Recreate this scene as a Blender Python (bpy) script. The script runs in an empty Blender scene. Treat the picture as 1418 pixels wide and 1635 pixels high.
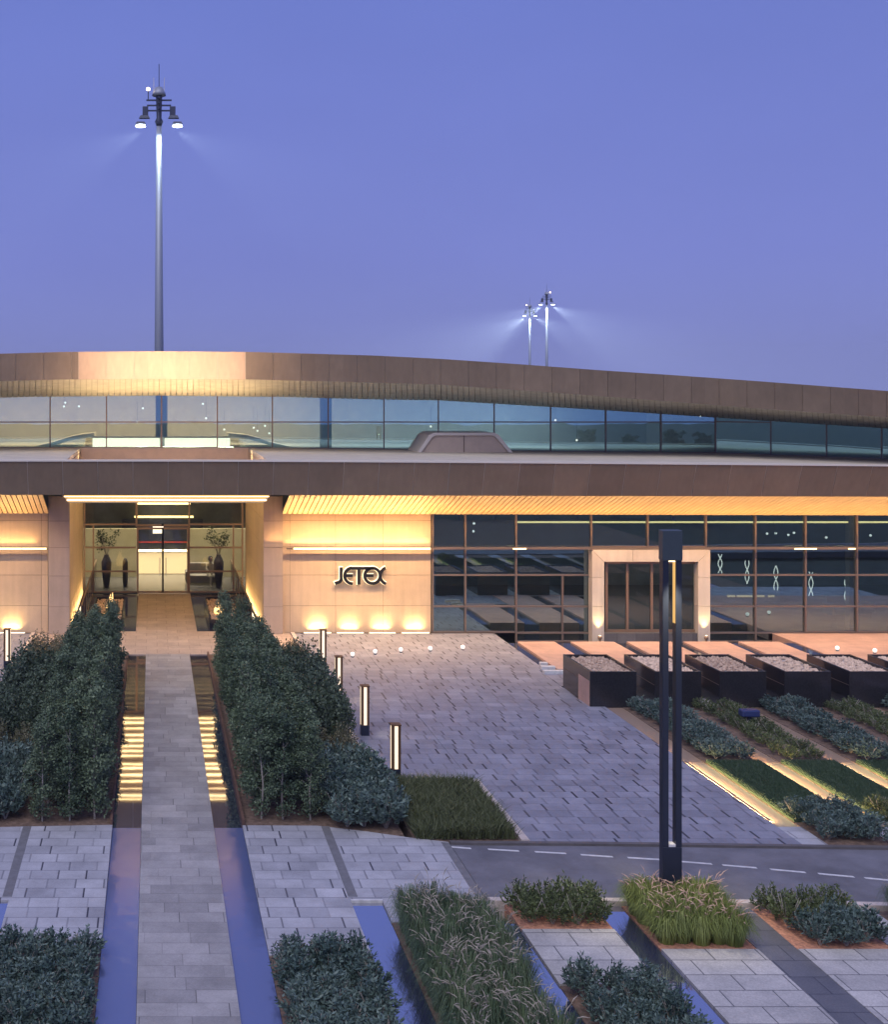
import bpy, math, random
from mathutils import Vector, Matrix
R = math.radians
random.seed(11)
S = bpy.context.scene
# ------------------------------------------------------------------ camera
FPX, W0, H0, VX, VY, CAMH = 2000.0, 1418.0, 1635.0, 244.0, 624.0, 9.0
cam = bpy.data.cameras.new('camera'); camo = bpy.data.objects.new('camera', cam)
S.collection.objects.link(camo); S.camera = camo
camo.location = (0, 0, CAMH); camo.rotation_euler = (R(90), 0, 0)
cam.sensor_fit = 'HORIZONTAL'; cam.sensor_width = 36; cam.lens = 36*FPX/W0
cam.shift_x = (W0/2-VX)/W0; cam.shift_y = -(H0/2-VY)/W0
cam.clip_end = 4000
# ------------------------------------------------------------------ sky, dusk light, exposure
world = bpy.data.worlds.new('World'); S.world = world; world.use_nodes = True
wt = world.node_tree; wt.nodes.clear()
wo = wt.nodes.new('ShaderNodeOutputWorld'); bg = wt.nodes.new('ShaderNodeBackground')
sky = wt.nodes.new('ShaderNodeTexSky'); sky.sky_type = 'NISHITA'; sky.sun_disc = False
sky.sun_elevation = R(1.0); sky.sun_rotation = R(200); sky.air_density = 1.0; sky.dust_density = .6; sky.ozone_density = 4
tc = wt.nodes.new('ShaderNodeTexCoord'); sp = wt.nodes.new('ShaderNodeSeparateXYZ')
rp = wt.nodes.new('ShaderNodeValToRGB'); e = rp.color_ramp.elements
e[0].position = 0.0; e[0].color = (.245, .285, .66, 1)
e[1].position = 1.0; e[1].color = (.20, .22, .50, 1)
k_ = e.new(.10); k_.color = (.200, .238, .640, 1)
k_ = e.new(.34); k_.color = (.148, .200, .590, 1)
mx = wt.nodes.new('ShaderNodeMix'); mx.data_type = 'RGBA'; mx.blend_type = 'MIX'; mx.inputs[0].default_value = .12
sc_ = wt.nodes.new('ShaderNodeMix'); sc_.data_type = 'RGBA'; sc_.blend_type = 'MULTIPLY'; sc_.inputs[0].default_value = 1
sc_.inputs[7].default_value = (.10, .10, .12, 1)
L = wt.links
L.new(tc.outputs['Generated'], sp.inputs[0]); L.new(sp.outputs[2], rp.inputs[0])
L.new(sky.outputs[0], sc_.inputs[6]); L.new(rp.outputs[0], mx.inputs[6]); L.new(sc_.outputs[2], mx.inputs[7])
sn = wt.nodes.new('ShaderNodeTexNoise'); sn.inputs['Scale'].default_value = 2.2; sn.inputs['Detail'].default_value = 4; sn.inputs['Roughness'].default_value = .5
smp = wt.nodes.new('ShaderNodeMapping'); smp.inputs['Scale'].default_value = (1, 1, 2.5); L.new(tc.outputs['Generated'], smp.inputs[0]); L.new(smp.outputs[0], sn.inputs['Vector'])
sm_ = wt.nodes.new('ShaderNodeMath'); sm_.operation = 'MULTIPLY_ADD'; sm_.inputs[1].default_value = .22; sm_.inputs[2].default_value = .88; L.new(sn.outputs[0], sm_.inputs[0])
svs = wt.nodes.new('ShaderNodeVectorMath'); svs.operation = 'SCALE'; L.new(mx.outputs[2], svs.inputs[0]); L.new(sm_.outputs[0], svs.inputs[3])
L.new(svs.outputs[0], bg.inputs[0]); bg.inputs[1].default_value = 1.0; L.new(bg.outputs[0], wo.inputs[0])
sl = bpy.data.lights.new('dusk_sun', 'SUN'); sl.energy = 1.7; sl.angle = R(50); sl.color = (1.0, .95, .93)
slo = bpy.data.objects.new('dusk_sun', sl); S.collection.objects.link(slo)
slo.rotation_euler = (R(38), 0, R(-25))
S.view_settings.view_transform = 'Standard'; S.view_settings.look = 'None'
S.view_settings.exposure = 0.18; S.view_settings.gamma = 1.0
S.cycles.max_bounces = 6; S.cycles.diffuse_bounces = 2; S.cycles.glossy_bounces = 4
S.cycles.transparent_max_bounces = 12; S.cycles.transmission_bounces = 4
S.cycles.sample_clamp_indirect = 4; S.cycles.caustics_reflective = False; S.cycles.caustics_refractive = False

# ------------------------------------------------------------------ helpers
def tag(o, label=None, cat=None, group=None, kind=None):
    if label: o['label'] = label
    if cat: o['category'] = cat
    if group: o['group'] = group
    if kind: o['kind'] = kind
    return o
def thing(name, label, cat, loc=(0, 0, 0), rz=0, group=None):
    o = bpy.data.objects.new(name, None); S.collection.objects.link(o)
    o.location = loc; o.rotation_euler = (0, 0, rz); o.empty_display_size = .2
    return tag(o, label, cat, group)
class MB:
    def __init__(s): s.v = []; s.f = []
    def quad(s, a, b, c, d):
        n = len(s.v); s.v += [tuple(a), tuple(b), tuple(c), tuple(d)]; s.f.append((n, n+1, n+2, n+3)); return s
    def box(s, x0, x1, y0, y1, z0, z1):
        n = len(s.v)
        s.v += [(x0,y0,z0),(x1,y0,z0),(x1,y1,z0),(x0,y1,z0),(x0,y0,z1),(x1,y0,z1),(x1,y1,z1),(x0,y1,z1)]
        for f in ((0,3,2,1),(4,5,6,7),(0,1,5,4),(1,2,6,5),(2,3,7,6),(3,0,4,7)): s.f.append(tuple(n+i for i in f))
        return s
    def prism(s, pts, z0, z1):            # pts ccw in xy
        n = len(s.v); k = len(pts)
        s.v += [(p[0], p[1], z0) for p in pts] + [(p[0], p[1], z1) for p in pts]
        s.f.append(tuple(n+i for i in reversed(range(k)))); s.f.append(tuple(n+k+i for i in range(k)))
        for i in range(k):
            j = (i+1) % k; s.f.append((n+i, n+j, n+k+j, n+k+i))
        return s
    def hexa(s, p):                       # 8 points like box order
        n = len(s.v); s.v += [tuple(q) for q in p]
        for f in ((0,3,2,1),(4,5,6,7),(0,1,5,4),(1,2,6,5),(2,3,7,6),(3,0,4,7)): s.f.append(tuple(n+i for i in f))
        return s
    def tube(s, pts, rad, n=8, cap=True):
        if not isinstance(rad, (list, tuple)): rad = [rad]*len(pts)
        b = len(s.v)
        for i, p in enumerate(pts):
            p = Vector(p); q0 = Vector(pts[max(i-1, 0)]); q1 = Vector(pts[min(i+1, len(pts)-1)])
            d = (q1-q0).normalized(); u = d.orthogonal().normalized()
            if abs(d.z) > .9: u = Vector((1, 0, 0)); u = (u-d*u.dot(d)).normalized()
            w = d.cross(u)
            for k in range(n):
                a = 2*math.pi*k/n; s.v.append(tuple(p+(u*math.cos(a)+w*math.sin(a))*rad[i]))
        for i in range(len(pts)-1):
            for k in range(n):
                k2 = (k+1) % n; s.f.append((b+i*n+k, b+i*n+k2, b+(i+1)*n+k2, b+(i+1)*n+k))
        if cap:
            s.f.append(tuple(b+k for k in reversed(range(n)))); m = b+(len(pts)-1)*n
            s.f.append(tuple(m+k for k in range(n)))
        return s
    def lathe(s, prof, n=16, c=(0, 0, 0)):
        return s.tube([(c[0], c[1], c[2]+z) for r, z in prof], [r for r, z in prof], n)
    def mesh(s, name, smooth=False):
        m = bpy.data.meshes.new(name); m.from_pydata(s.v, [], s.f); m.update()
        if smooth: m.polygons.foreach_set('use_smooth', [True]*len(m.polygons))
        return m
    def build(s, name, mat, parent=None, smooth=False, loc=None, bevel=0):
        o = bpy.data.objects.new(name, s.mesh(name, smooth)); S.collection.objects.link(o)
        if mat: o.data.materials.append(mat)
        if parent: o.parent = parent
        if loc: o.location = loc
        if bevel:
            b = o.modifiers.new('bevel', 'BEVEL'); b.width = bevel; b.segments = 2
        return o
def box(name, x0, x1, y0, y1, z0, z1, mat, parent=None, bevel=0):
    return MB().box(x0, x1, y0, y1, z0, z1).build(name, mat, parent, bevel=bevel)
def struct(name, mb, mat, **k): return tag(mb.build(name, mat, **k), kind='structure')
def copy_obj(o, parent=None):
    c = o.copy(); S.collection.objects.link(c); c.parent = parent; return c
def copy_tree(o, parent=None):
    kids = [c for c in S.objects if False]
    c = copy_obj(o, parent)
    for ch in KIDS.get(o.name, []): copy_tree(ch, c)
    return c
KIDS = {}
def reg(o):
    KIDS[o.name] = [c for c in S.objects if c.parent == o]
    for c in KIDS[o.name]: reg(c)
    return o
def lerp(a, b, t): return a+(b-a)*t
def table(T, x):
    if x <= T[0][0]:
        (a, b), (c, d) = T[0], T[1]; return b+(d-b)*(x-a)/(c-a)
    for (a, b), (c, d) in zip(T, T[1:]):
        if x <= c: return b+(d-b)*(x-a)/(c-a)
    (a, b), (c, d) = T[-2], T[-1]; return b+(d-b)*(x-a)/(c-a)
def gx(px, D): return (px-VX)*D/FPX        # a photo column at a distance, in metres
def gz(py, D): return CAMH-(py-VY)*D/FPX
def gd(py): return FPX*CAMH/(py-VY)        # ground distance of a photo row

# ------------------------------------------------------------------ materials
def mat(name, col=(.5, .5, .5), rough=.6, metal=0, emit=None, es=0, spec=.5, var=0, vscale=3, bump=0, bscale=60, isl=0):
    m = bpy.data.materials.new(name); m.use_nodes = True; t = m.node_tree; b = t.nodes['Principled BSDF']
    b.inputs['Base Color'].default_value = (*col, 1); b.inputs['Roughness'].default_value = rough
    b.inputs['Metallic'].default_value = metal; b.inputs['Specular IOR Level'].default_value = spec
    if emit: b.inputs['Emission Color'].default_value = (*emit, 1); b.inputs['Emission Strength'].default_value = es
    if var or bump:
        c = t.nodes.new('ShaderNodeNewGeometry')
    if var:
        n = t.nodes.new('ShaderNodeTexNoise'); n.inputs['Scale'].default_value = vscale; n.inputs['Detail'].default_value = 6
        n.inputs['Roughness'].default_value = .65
        t.links.new(c.outputs['Position'], n.inputs['Vector'])
        r = t.nodes.new('ShaderNodeValToRGB'); r.color_ramp.elements[0].position = .3; r.color_ramp.elements[1].position = .7
        r.color_ramp.elements[0].color = (*[max(0, x*(1-var)) for x in col], 1); r.color_ramp.elements[1].color = (*[x*(1+var) for x in col], 1)
        t.links.new(n.outputs['Fac'], r.inputs[0]); t.links.new(r.outputs[0], b.inputs['Base Color'])
        if isl:
            iv = t.nodes.new('ShaderNodeMapRange'); iv.inputs[3].default_value = 1-isl; iv.inputs[4].default_value = 1+isl
            t.links.new(c.outputs['Random Per Island'], iv.inputs[0]); vs = t.nodes.new('ShaderNodeVectorMath'); vs.operation = 'SCALE'
            # faint vertical run-off streaks
            mp = t.nodes.new('ShaderNodeMapping'); mp.inputs['Scale'].default_value = (5, 5, .35); t.links.new(c.outputs['Position'], mp.inputs[0])
            n4 = t.nodes.new('ShaderNodeTexNoise'); n4.inputs['Scale'].default_value = 1.4; n4.inputs['Detail'].default_value = 5; t.links.new(mp.outputs[0], n4.inputs['Vector'])
            m4 = t.nodes.new('ShaderNodeMath'); m4.operation = 'MULTIPLY_ADD'; m4.inputs[1].default_value = .30; m4.inputs[2].default_value = .85; t.links.new(n4.outputs[0], m4.inputs[0])
            m5 = t.nodes.new('ShaderNodeMath'); m5.operation = 'MULTIPLY'; t.links.new(m4.outputs[0], m5.inputs[0]); t.links.new(iv.outputs[0], m5.inputs[1])
            t.links.new(r.outputs[0], vs.inputs[0]); t.links.new(m5.outputs[0], vs.inputs[3]); t.links.new(vs.outputs[0], b.inputs['Base Color'])
    if bump:
        n2 = t.nodes.new('ShaderNodeTexNoise'); n2.inputs['Scale'].default_value = bscale; n2.inputs['Detail'].default_value = 4
        t.links.new(c.outputs['Position'], n2.inputs['Vector'])
        bp = t.nodes.new('ShaderNodeBump'); bp.inputs['Strength'].default_value = bump; bp.inputs['Distance'].default_value = .02
        t.links.new(n2.outputs['Fac'], bp.inputs['Height']); t.links.new(bp.outputs[0], b.inputs['Normal'])
    return m
def paving(name, c1, c2, cm, bw, rh, mortar=.012, off=(0, 0), rough=.6, offset=.5, freq=2, wet=0):
    m = bpy.data.materials.new(name); m.use_nodes = True; t = m.node_tree; b = t.nodes['Principled BSDF']
    g = t.nodes.new('ShaderNodeNewGeometry'); mp = t.nodes.new('ShaderNodeMapping')
    mp.inputs['Location'].default_value = (off[0], off[1], 0)
    # slight waver so that the courses are not ruler straight
    br = t.nodes.new('ShaderNodeTexBrick'); br.offset = offset; br.offset_frequency = freq
    br.inputs['Scale'].default_value = 1; br.inputs['Brick Width'].default_value = bw; br.inputs['Row Height'].default_value = rh
    br.inputs['Mortar Size'].default_value = mortar; br.inputs['Mortar Smooth'].default_value = .2; br.inputs['Bias'].default_value = 0
    br.inputs['Color1'].default_value = (*c1, 1); br.inputs['Color2'].default_value = (*c2, 1); br.inputs['Mortar'].default_value = (*cm, 1)
    t.links.new(g.outputs['Position'], mp.inputs[0]); t.links.new(mp.outputs[0], br.inputs['Vector'])
    n = t.nodes.new('ShaderNodeTexNoise'); n.inputs['Scale'].default_value = 1.3; n.inputs['Detail'].default_value = 8; n.inputs['Roughness'].default_value = .7
    t.links.new(g.outputs['Position'], n.inputs['Vector'])
    r = t.nodes.new('ShaderNodeValToRGB'); r.color_ramp.elements[0].position = .3; r.color_ramp.elements[1].position = .72
    r.color_ramp.elements[0].color = (.72, .72, .72, 1); r.color_ramp.elements[1].color = (1.14, 1.12, 1.1, 1)
    t.links.new(n.outputs['Fac'], r.inputs[0])
    mu = t.nodes.new('ShaderNodeMix'); mu.data_type = 'RGBA'; mu.blend_type = 'MULTIPLY'; mu.inputs[0].default_value = 1
    t.links.new(br.outputs['Color'], mu.inputs[6]); t.links.new(r.outputs[0], mu.inputs[7])
    n3 = t.nodes.new('ShaderNodeTexNoise'); n3.inputs['Scale'].default_value = 35; n3.inputs['Detail'].default_value = 5
    t.links.new(g.outputs['Position'], n3.inputs['Vector'])
    r3 = t.nodes.new('ShaderNodeValToRGB'); r3.color_ramp.elements[0].color = (.82, .82, .82, 1); r3.color_ramp.elements[1].color = (1.12, 1.12, 1.12, 1)
    r3.color_ramp.elements[0].position = .3; r3.color_ramp.elements[1].position = .7
    t.links.new(n3.outputs['Fac'], r3.inputs[0])
    mu2 = t.nodes.new('ShaderNodeMix'); mu2.data_type = 'RGBA'; mu2.blend_type = 'MULTIPLY'; mu2.inputs[0].default_value = 1
    t.links.new(mu.outputs[2], mu2.inputs[6]); t.links.new(r3.outputs[0], mu2.inputs[7])
    t.links.new(mu2.outputs[2], b.inputs['Base Color'])
    b.inputs['Roughness'].default_value = rough
    bp = t.nodes.new('ShaderNodeBump'); bp.inputs['Strength'].default_value = .35; bp.inputs['Distance'].default_value = .01; bp.invert = True
    ad = t.nodes.new('ShaderNodeMath'); ad.operation = 'ADD'; t.links.new(br.outputs['Fac'], ad.inputs[0])
    ml = t.nodes.new('ShaderNodeMath'); ml.operation = 'MULTIPLY'; ml.inputs[1].default_value = .5
    t.links.new(n3.outputs['Fac'], ml.inputs[0]); t.links.new(ml.outputs[0], ad.inputs[1])
    t.links.new(ad.outputs[0], bp.inputs['Height']); t.links.new(bp.outputs[0], b.inputs['Normal'])
    return m
def bond(name, c1, c2, dark, bw, rh, mv=.045, mh=.016, hs=.55, thr=.25, rough=.6):
    m = bpy.data.materials.new(name); m.use_nodes = True; t = m.node_tree; b = t.nodes['Principled BSDF']; N = t.nodes.new; K = t.links.new
    def ma(op, a, c=None, d=None, cl=False):
        n = N('ShaderNodeMath'); n.operation = op; n.use_clamp = cl
        for i, v in enumerate((a, c, d)):
            if v is None: continue
            if isinstance(v, (int, float)): n.inputs[i].default_value = v
            else: K(v, n.inputs[i])
        return n.outputs[0]
    g = N('ShaderNodeNewGeometry'); sp = N('ShaderNodeSeparateXYZ'); K(g.outputs['Position'], sp.inputs[0])
    v = ma('DIVIDE', sp.outputs[1], rh); row = ma('FLOOR', v); fv = ma('FRACT', v)
    w1 = N('ShaderNodeTexWhiteNoise'); w1.noise_dimensions = '1D'; K(row, w1.inputs['W'])
    u = ma('ADD', ma('DIVIDE', sp.outputs[0], bw), ma('MULTIPLY', w1.outputs[0], 1.0)); cell = ma('FLOOR', u); fu = ma('FRACT', u)
    cb = N('ShaderNodeCombineXYZ'); K(cell, cb.inputs[0]); K(row, cb.inputs[1])
    w2 = N('ShaderNodeTexWhiteNoise'); w2.noise_dimensions = '2D'; K(cb.outputs[0], w2.inputs['Vector'])
    jv = ma('LESS_THAN', fu, mv/bw); jh = ma('LESS_THAN', fv, mh/rh)
    sv = ma('MULTIPLY_ADD', w2.outputs[0], 1.15, -thr, True); mvk = ma('MULTIPLY', jv, ma('MAXIMUM', sv, .28)); mhk = ma('MULTIPLY', jh, hs)
    jt = ma('MAXIMUM', mvk, mhk)
    sp2 = N('ShaderNodeSeparateColor'); K(w2.outputs[1], sp2.inputs[0])
    mx = N('ShaderNodeMix'); mx.data_type = 'RGBA'; mx.inputs[6].default_value = (*c1, 1); mx.inputs[7].default_value = (*c2, 1); K(sp2.outputs[1], mx.inputs[0])
    n1 = N('ShaderNodeTexNoise'); n1.inputs['Scale'].default_value = .9; n1.inputs['Detail'].default_value = 9; n1.inputs['Roughness'].default_value = .72; K(g.outputs['Position'], n1.inputs['Vector'])
    n2 = N('ShaderNodeTexNoise'); n2.inputs['Scale'].default_value = 38; n2.inputs['Detail'].default_value = 5; K(g.outputs['Position'], n2.inputs['Vector'])
    f = ma('MULTIPLY', ma('MULTIPLY_ADD', n1.outputs[0], 1.35, .34), ma('MULTIPLY_ADD', n2.outputs[0], .5, .75))
    vm = N('ShaderNodeVectorMath'); vm.operation = 'SCALE'; K(mx.outputs[2], vm.inputs[0]); K(f, vm.inputs[3])
    m2 = N('ShaderNodeMix'); m2.data_type = 'RGBA'; m2.inputs[7].default_value = (*dark, 1); K(jt, m2.inputs[0]); K(vm.outputs[0], m2.inputs[6])
    K(m2.outputs[2], b.inputs['Base Color']); b.inputs['Roughness'].default_value = rough
    bp = N('ShaderNodeBump'); bp.inputs['Strength'].default_value = .4; bp.inputs['Distance'].default_value = .01; bp.invert = True
    K(ma('ADD', jt, ma('MULTIPLY', n2.outputs[0], .5)), bp.inputs['Height']); K(bp.outputs[0], b.inputs['Normal'])
    return m
def leafmat(name, a, b_, tr=.15, rough=.5, spread=.5):
    m = bpy.data.materials.new(name); m.use_nodes = True; t = m.node_tree; b = t.nodes['Principled BSDF']
    g = t.nodes.new('ShaderNodeNewGeometry'); oi = t.nodes.new('ShaderNodeObjectInfo')
    ad = t.nodes.new('ShaderNodeMath'); ad.operation = 'MULTIPLY_ADD'; ad.inputs[1].default_value = 1-spread; ad.use_clamp = True
    m1 = t.nodes.new('ShaderNodeMath'); m1.operation = 'MULTIPLY'; m1.inputs[1].default_value = spread
    t.links.new(oi.outputs['Random'], m1.inputs[0]); t.links.new(g.outputs['Random Per Island'], ad.inputs[0]); t.links.new(m1.outputs[0], ad.inputs[2])
    mx = t.nodes.new('ShaderNodeMix'); mx.data_type = 'RGBA'; mx.inputs[6].default_value = (*a, 1); mx.inputs[7].default_value = (*b_, 1)
    t.links.new(ad.outputs[0], mx.inputs[0]); t.links.new(mx.outputs[2], b.inputs['Base Color'])
    b.inputs['Roughness'].default_value = rough; b.inputs['Specular IOR Level'].default_value = .4
    return m
def water(name, deep, refl=.5, rough=.02, ripple=.03, rs=2.5):
    m = bpy.data.materials.new(name); m.use_nodes = True; t = m.node_tree; b = t.nodes['Principled BSDF']; out = t.nodes['Material Output']
    b.inputs['Base Color'].default_value = (*deep, 1); b.inputs['Roughness'].default_value = .4; b.inputs['Specular IOR Level'].default_value = 0
    gl = t.nodes.new('ShaderNodeBsdfGlossy'); gl.inputs['Roughness'].default_value = rough; gl.inputs['Color'].default_value = (.96, .96, 1, 1)
    lw = t.nodes.new('ShaderNodeLayerWeight'); lw.inputs['Blend'].default_value = .35
    mr = t.nodes.new('ShaderNodeMapRange'); mr.inputs[1].default_value = 0; mr.inputs[2].default_value = .7; mr.inputs[3].default_value = refl*.75; mr.inputs[4].default_value = min(.95, refl*1.25)
    t.links.new(lw.outputs['Facing'], mr.inputs[0])
    ms = t.nodes.new('ShaderNodeMixShader'); t.links.new(mr.outputs[0], ms.inputs[0]); t.links.new(b.outputs[0], ms.inputs[1]); t.links.new(gl.outputs[0], ms.inputs[2])
    t.links.new(ms.outputs[0], out.inputs[0])
    g = t.nodes.new('ShaderNodeNewGeometry'); n = t.nodes.new('ShaderNodeTexNoise'); n.inputs['Scale'].default_value = rs; n.inputs['Detail'].default_value = 3
    t.links.new(g.outputs['Position'], n.inputs['Vector'])
    bp = t.nodes.new('ShaderNodeBump'); bp.inputs['Strength'].default_value = ripple; bp.inputs['Distance'].default_value = .05
    t.links.new(n.outputs['Fac'], bp.inputs['Height']); t.links.new(bp.outputs[0], gl.inputs['Normal'])
    return m
def glass(name, tint=(.75, .85, .88), refl=.3, wav=.0, gcol=(.95, .97, 1)):
    m = bpy.data.materials.new(name); m.use_nodes = True; t = m.node_tree; t.nodes.remove(t.nodes['Principled BSDF']); out = t.nodes['Material Output']
    tr = t.nodes.new('ShaderNodeBsdfTransparent'); tr.inputs[0].default_value = (*tint, 1)
    gl = t.nodes.new('ShaderNodeBsdfGlossy'); gl.inputs['Roughness'].default_value = .01; gl.inputs['Color'].default_value = (*gcol, 1)
    lw = t.nodes.new('ShaderNodeLayerWeight'); lw.inputs['Blend'].default_value = .3
    mr = t.nodes.new('ShaderNodeMapRange'); mr.inputs[3].default_value = refl; mr.inputs[4].default_value = 1
    t.links.new(lw.outputs['Fresnel'], mr.inputs[0])
    ms = t.nodes.new('ShaderNodeMixShader'); t.links.new(mr.outputs[0], ms.inputs[0]); t.links.new(tr.outputs[0], ms.inputs[1]); t.links.new(gl.outputs[0], ms.inputs[2])
    t.links.new(ms.outputs[0], out.inputs[0])
    if wav:
        g = t.nodes.new('ShaderNodeNewGeometry'); n = t.nodes.new('ShaderNodeTexNoise'); n.inputs['Scale'].default_value = .6
        t.links.new(g.outputs['Position'], n.inputs['Vector'])
        bp = t.nodes.new('ShaderNodeBump'); bp.inputs['Strength'].default_value = wav; bp.inputs['Distance'].default_value = .05
        t.links.new(n.outputs['Fac'], bp.inputs['Height']); t.links.new(bp.outputs[0], gl.inputs['Normal'])
    return m
def emis(name, col, s, base=.8):
    m = bpy.data.materials.new(name); m.use_nodes = True; b = m.node_tree.nodes['Principled BSDF']
    b.inputs['Base Color'].default_value = (base, base, base, 1); b.inputs['Emission Color'].default_value = (*col, 1); b.inputs['Emission Strength'].default_value = s
    return m
M = {}
M['earth'] = mat('earth', (.040, .045, .030), .9, var=.4, vscale=4, bump=.6, bscale=20)
M['soil'] = mat('soil', (.17, .115, .085), .95, var=.5, vscale=9, bump=.8, bscale=40)
M['soil_red'] = mat('soil_red', (.50, .24, .15), .95, var=.45, vscale=14, bump=.8, bscale=40)
M['plaza'] = bond('plaza_stone', (.205, .212, .262), (.265, .274, .335), (.040, .042, .060), .47, .42, .050, .018, .40, .0)
M['path'] = bond('path_stone', (.26, .255, .26), (.38, .37, .37), (.13, .125, .13), .76, .40, .016, .016, .5, .1)
M['slab'] = bond('slab_stone', (.33, .335, .37), (.43, .435, .47), (.05, .05, .07), .52, .42, .03, .016, .7, .05)
M['slab2'] = paving('slab_stone_large', (.46, .45, .45), (.56, .55, .54), (.17, .17, .18), .80, .50, .012, off=(.3, .2))
M['dark_slab'] = paving('dark_stone', (.13, .13, .14), (.18, .18, .19), (.07, .07, .08), .7, .55, .01, rough=.3)
M['pink'] = paving('warm_tinted_stone', (.55, .36, .30), (.60, .40, .33), (.42, .27, .22), 1.5, .6, .006)  # warm light from the soffit put into the stone colour
M['platform'] = paving('platform_stone', (.46, .37, .32), (.54, .44, .38), (.30, .23, .20), .76, .6, .009, off=(.99, .2))
M['asphalt'] = mat('asphalt', (.165, .165, .19), .75, var=.30, vscale=1.0, bump=.5, bscale=120)
M['paint'] = mat('road_paint', (.62, .62, .63), .7, var=.2, vscale=8)
M['kerb'] = mat('kerb_stone', (.55, .48, .44), .7, var=.2, vscale=5)
M['kerb_dark'] = mat('kerb_dark', (.12, .11, .11), .6, var=.2)
M['rust'] = mat('corten_edge', (.12, .065, .045), .8, var=.3, vscale=5)
M['drain'] = mat('drain_stone', (.17, .17, .18), .6, var=.2, vscale=6)
M['water'] = water('canal_water', (.03, .035, .07), .50, .03, .007, 1.6)
M['pool'] = water('pool_water', (.055, .065, .14), .60, .05, .06, 3)
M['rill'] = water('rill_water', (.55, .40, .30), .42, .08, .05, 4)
M['rill_lit'] = water('lit_rill_water', (.78, .64, .46), .50, .06, .06, 5)  # paler copy of the rill water, gold light put into its base
M['water2'] = water('front_canal_water', (.10, .125, .27), .24, .14, .12, 3.5)  # sky reflection partly put into the blue body colour
M['pond'] = water('pond_water', (.05, .055, .075), .32, .06, .03, 4)
def cladding(name, a):
    m = mat(name, a, .5, var=.09, vscale=1.1, bump=.12, bscale=90, isl=.05); return m
M['stone'] = cladding('wall_stone', (.58, .45, .31))
M['stone_grey'] = cladding('pier_stone', (.46, .37, .29))
M['door_stone'] = cladding('door_surround_stone', (.62, .56, .48))
M['gap'] = mat('panel_joint', (.16, .11, .09), .9)
M['bronze'] = mat('bronze_metal', (.29, .215, .138), .6, metal=.1, var=.12, vscale=.7, bump=.08, bscale=200, isl=.09)
M['bronze2'] = mat('upper_bronze_metal', (.30, .225, .155), .55, metal=.1, var=.14, vscale=.5, bump=.08, bscale=200, isl=.09)
M['lit_fascia'] = mat('lit_fascia_metal', (.66, .48, .33), .5, metal=.1, var=.07, vscale=.8, isl=.05)  # uplit patch of the fascia, its brightness put into the colour
M['seam'] = mat('pale_seam', (.60, .52, .44), .6)
M['coping'] = mat('pale_coping', (.78, .71, .60), .5)
M['roofing'] = mat('roof_membrane', (.58, .53, .44), .8, var=.12, vscale=1.5)
M['recess'] = mat('recess_cladding', (.62, .49, .37), .7, var=.08)
M['slat'] = mat('soffit_slat', (.62, .47, .30), .45, var=.12, vscale=1.6)
M['slat_gap'] = mat('soffit_gap', (.13, .09, .05), .8)
M['ugap'] = mat('upper_soffit_gap', (.52, .44, .32), .8)
M['uslat'] = mat('upper_soffit_slat', (.66, .58, .44), .5, var=.15, vscale=2)
M['frame'] = mat('window_frame', (.24, .19, .16), .45, metal=.5)
M['frame_gold'] = mat('door_frame', (.34, .24, .17), .4, metal=.5)
M['glass_low'] = glass('ground_glass', (.60, .68, .70), .29, .02, (.58, .82, .92))
M['glass_up'] = glass('clerestory_glass', (.82, .86, .86), .30, .03, (.50, .92, 1.0))
M['glass_ent'] = glass('entrance_glass', (.90, .90, .86), .0, .0)
M['gold'] = emis('warm_strip', (1, .72, .28), 3.2)
M['gold_soft'] = emis('warm_strip_soft', (1, .62, .22), 1.1)
M['amber'] = emis('amber_strip', (1, .68, .30), 5)
M['creamlight'] = emis('cream_light', (1, .90, .62), 1.6)
M['boxlight'] = emis('light_box_glow', (1, .93, .68), 2.6)
M['rill_fill'] = emis('rill_fill', (1, .62, .22), 2)
M['cool'] = emis('cool_floodlight', (.75, .87, 1.0), 9)
M['beacon'] = emis('warm_beacon', (1, .75, .40), 8)
M['steel'] = mat('galvanised_steel', (.30, .33, .40), .5, metal=.3)
M['steel_dark'] = mat('dark_steel', (.05, .06, .10), .5, metal=.4)
M['lamp_black'] = mat('lamp_metal', (.030, .038, .065), .35, metal=.4, bump=.05)
M['granite'] = mat('black_granite', (.022, .022, .026), .14, var=.4, vscale=30)
M['pebble'] = leafmat('pebble', (.30, .19, .13), (1.0, .78, .58), rough=.6)
M['sign'] = mat('sign_letter', (.010, .010, .012), .35)
M['halo'] = emis('halo_light', (1, .80, .45), 1.2)
M['globe'] = emis('globe_light', (1, .93, .82), .75)
M['bark'] = mat('pale_bark', (.36, .33, .29), .8, var=.3, vscale=20)
M['leaf_tree'] = leafmat('tree_leaf', (.030, .062, .038), (.175, .235, .130))
M['leaf_round'] = leafmat('round_leaf', (.026, .052, .034), (.105, .145, .090))
M['leaf_brown'] = leafmat('brown_leaf', (.075, .080, .045), (.20, .19, .11))
M['leaf_blue'] = leafmat('blue_leaf', (.030, .066, .060), (.150, .215, .185))
M['leaf_olive'] = leafmat('olive_leaf', (.040, .062, .022), (.150, .190, .075))
M['leaf_bed'] = leafmat('bed_leaf', (.030, .048, .018), (.155, .175, .075))
M['lawn'] = leafmat('lawn_blade', (.028, .062, .034), (.070, .115, .062))
M['lawn_base'] = mat('lawn_base', (.035, .065, .030), .9, var=.3, vscale=8)
M['blade'] = leafmat('grass_blade', (.040, .085, .048), (.150, .205, .100))
M['blade_lime'] = leafmat('lime_blade', (.08, .12, .025), (.24, .29, .07))
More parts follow.
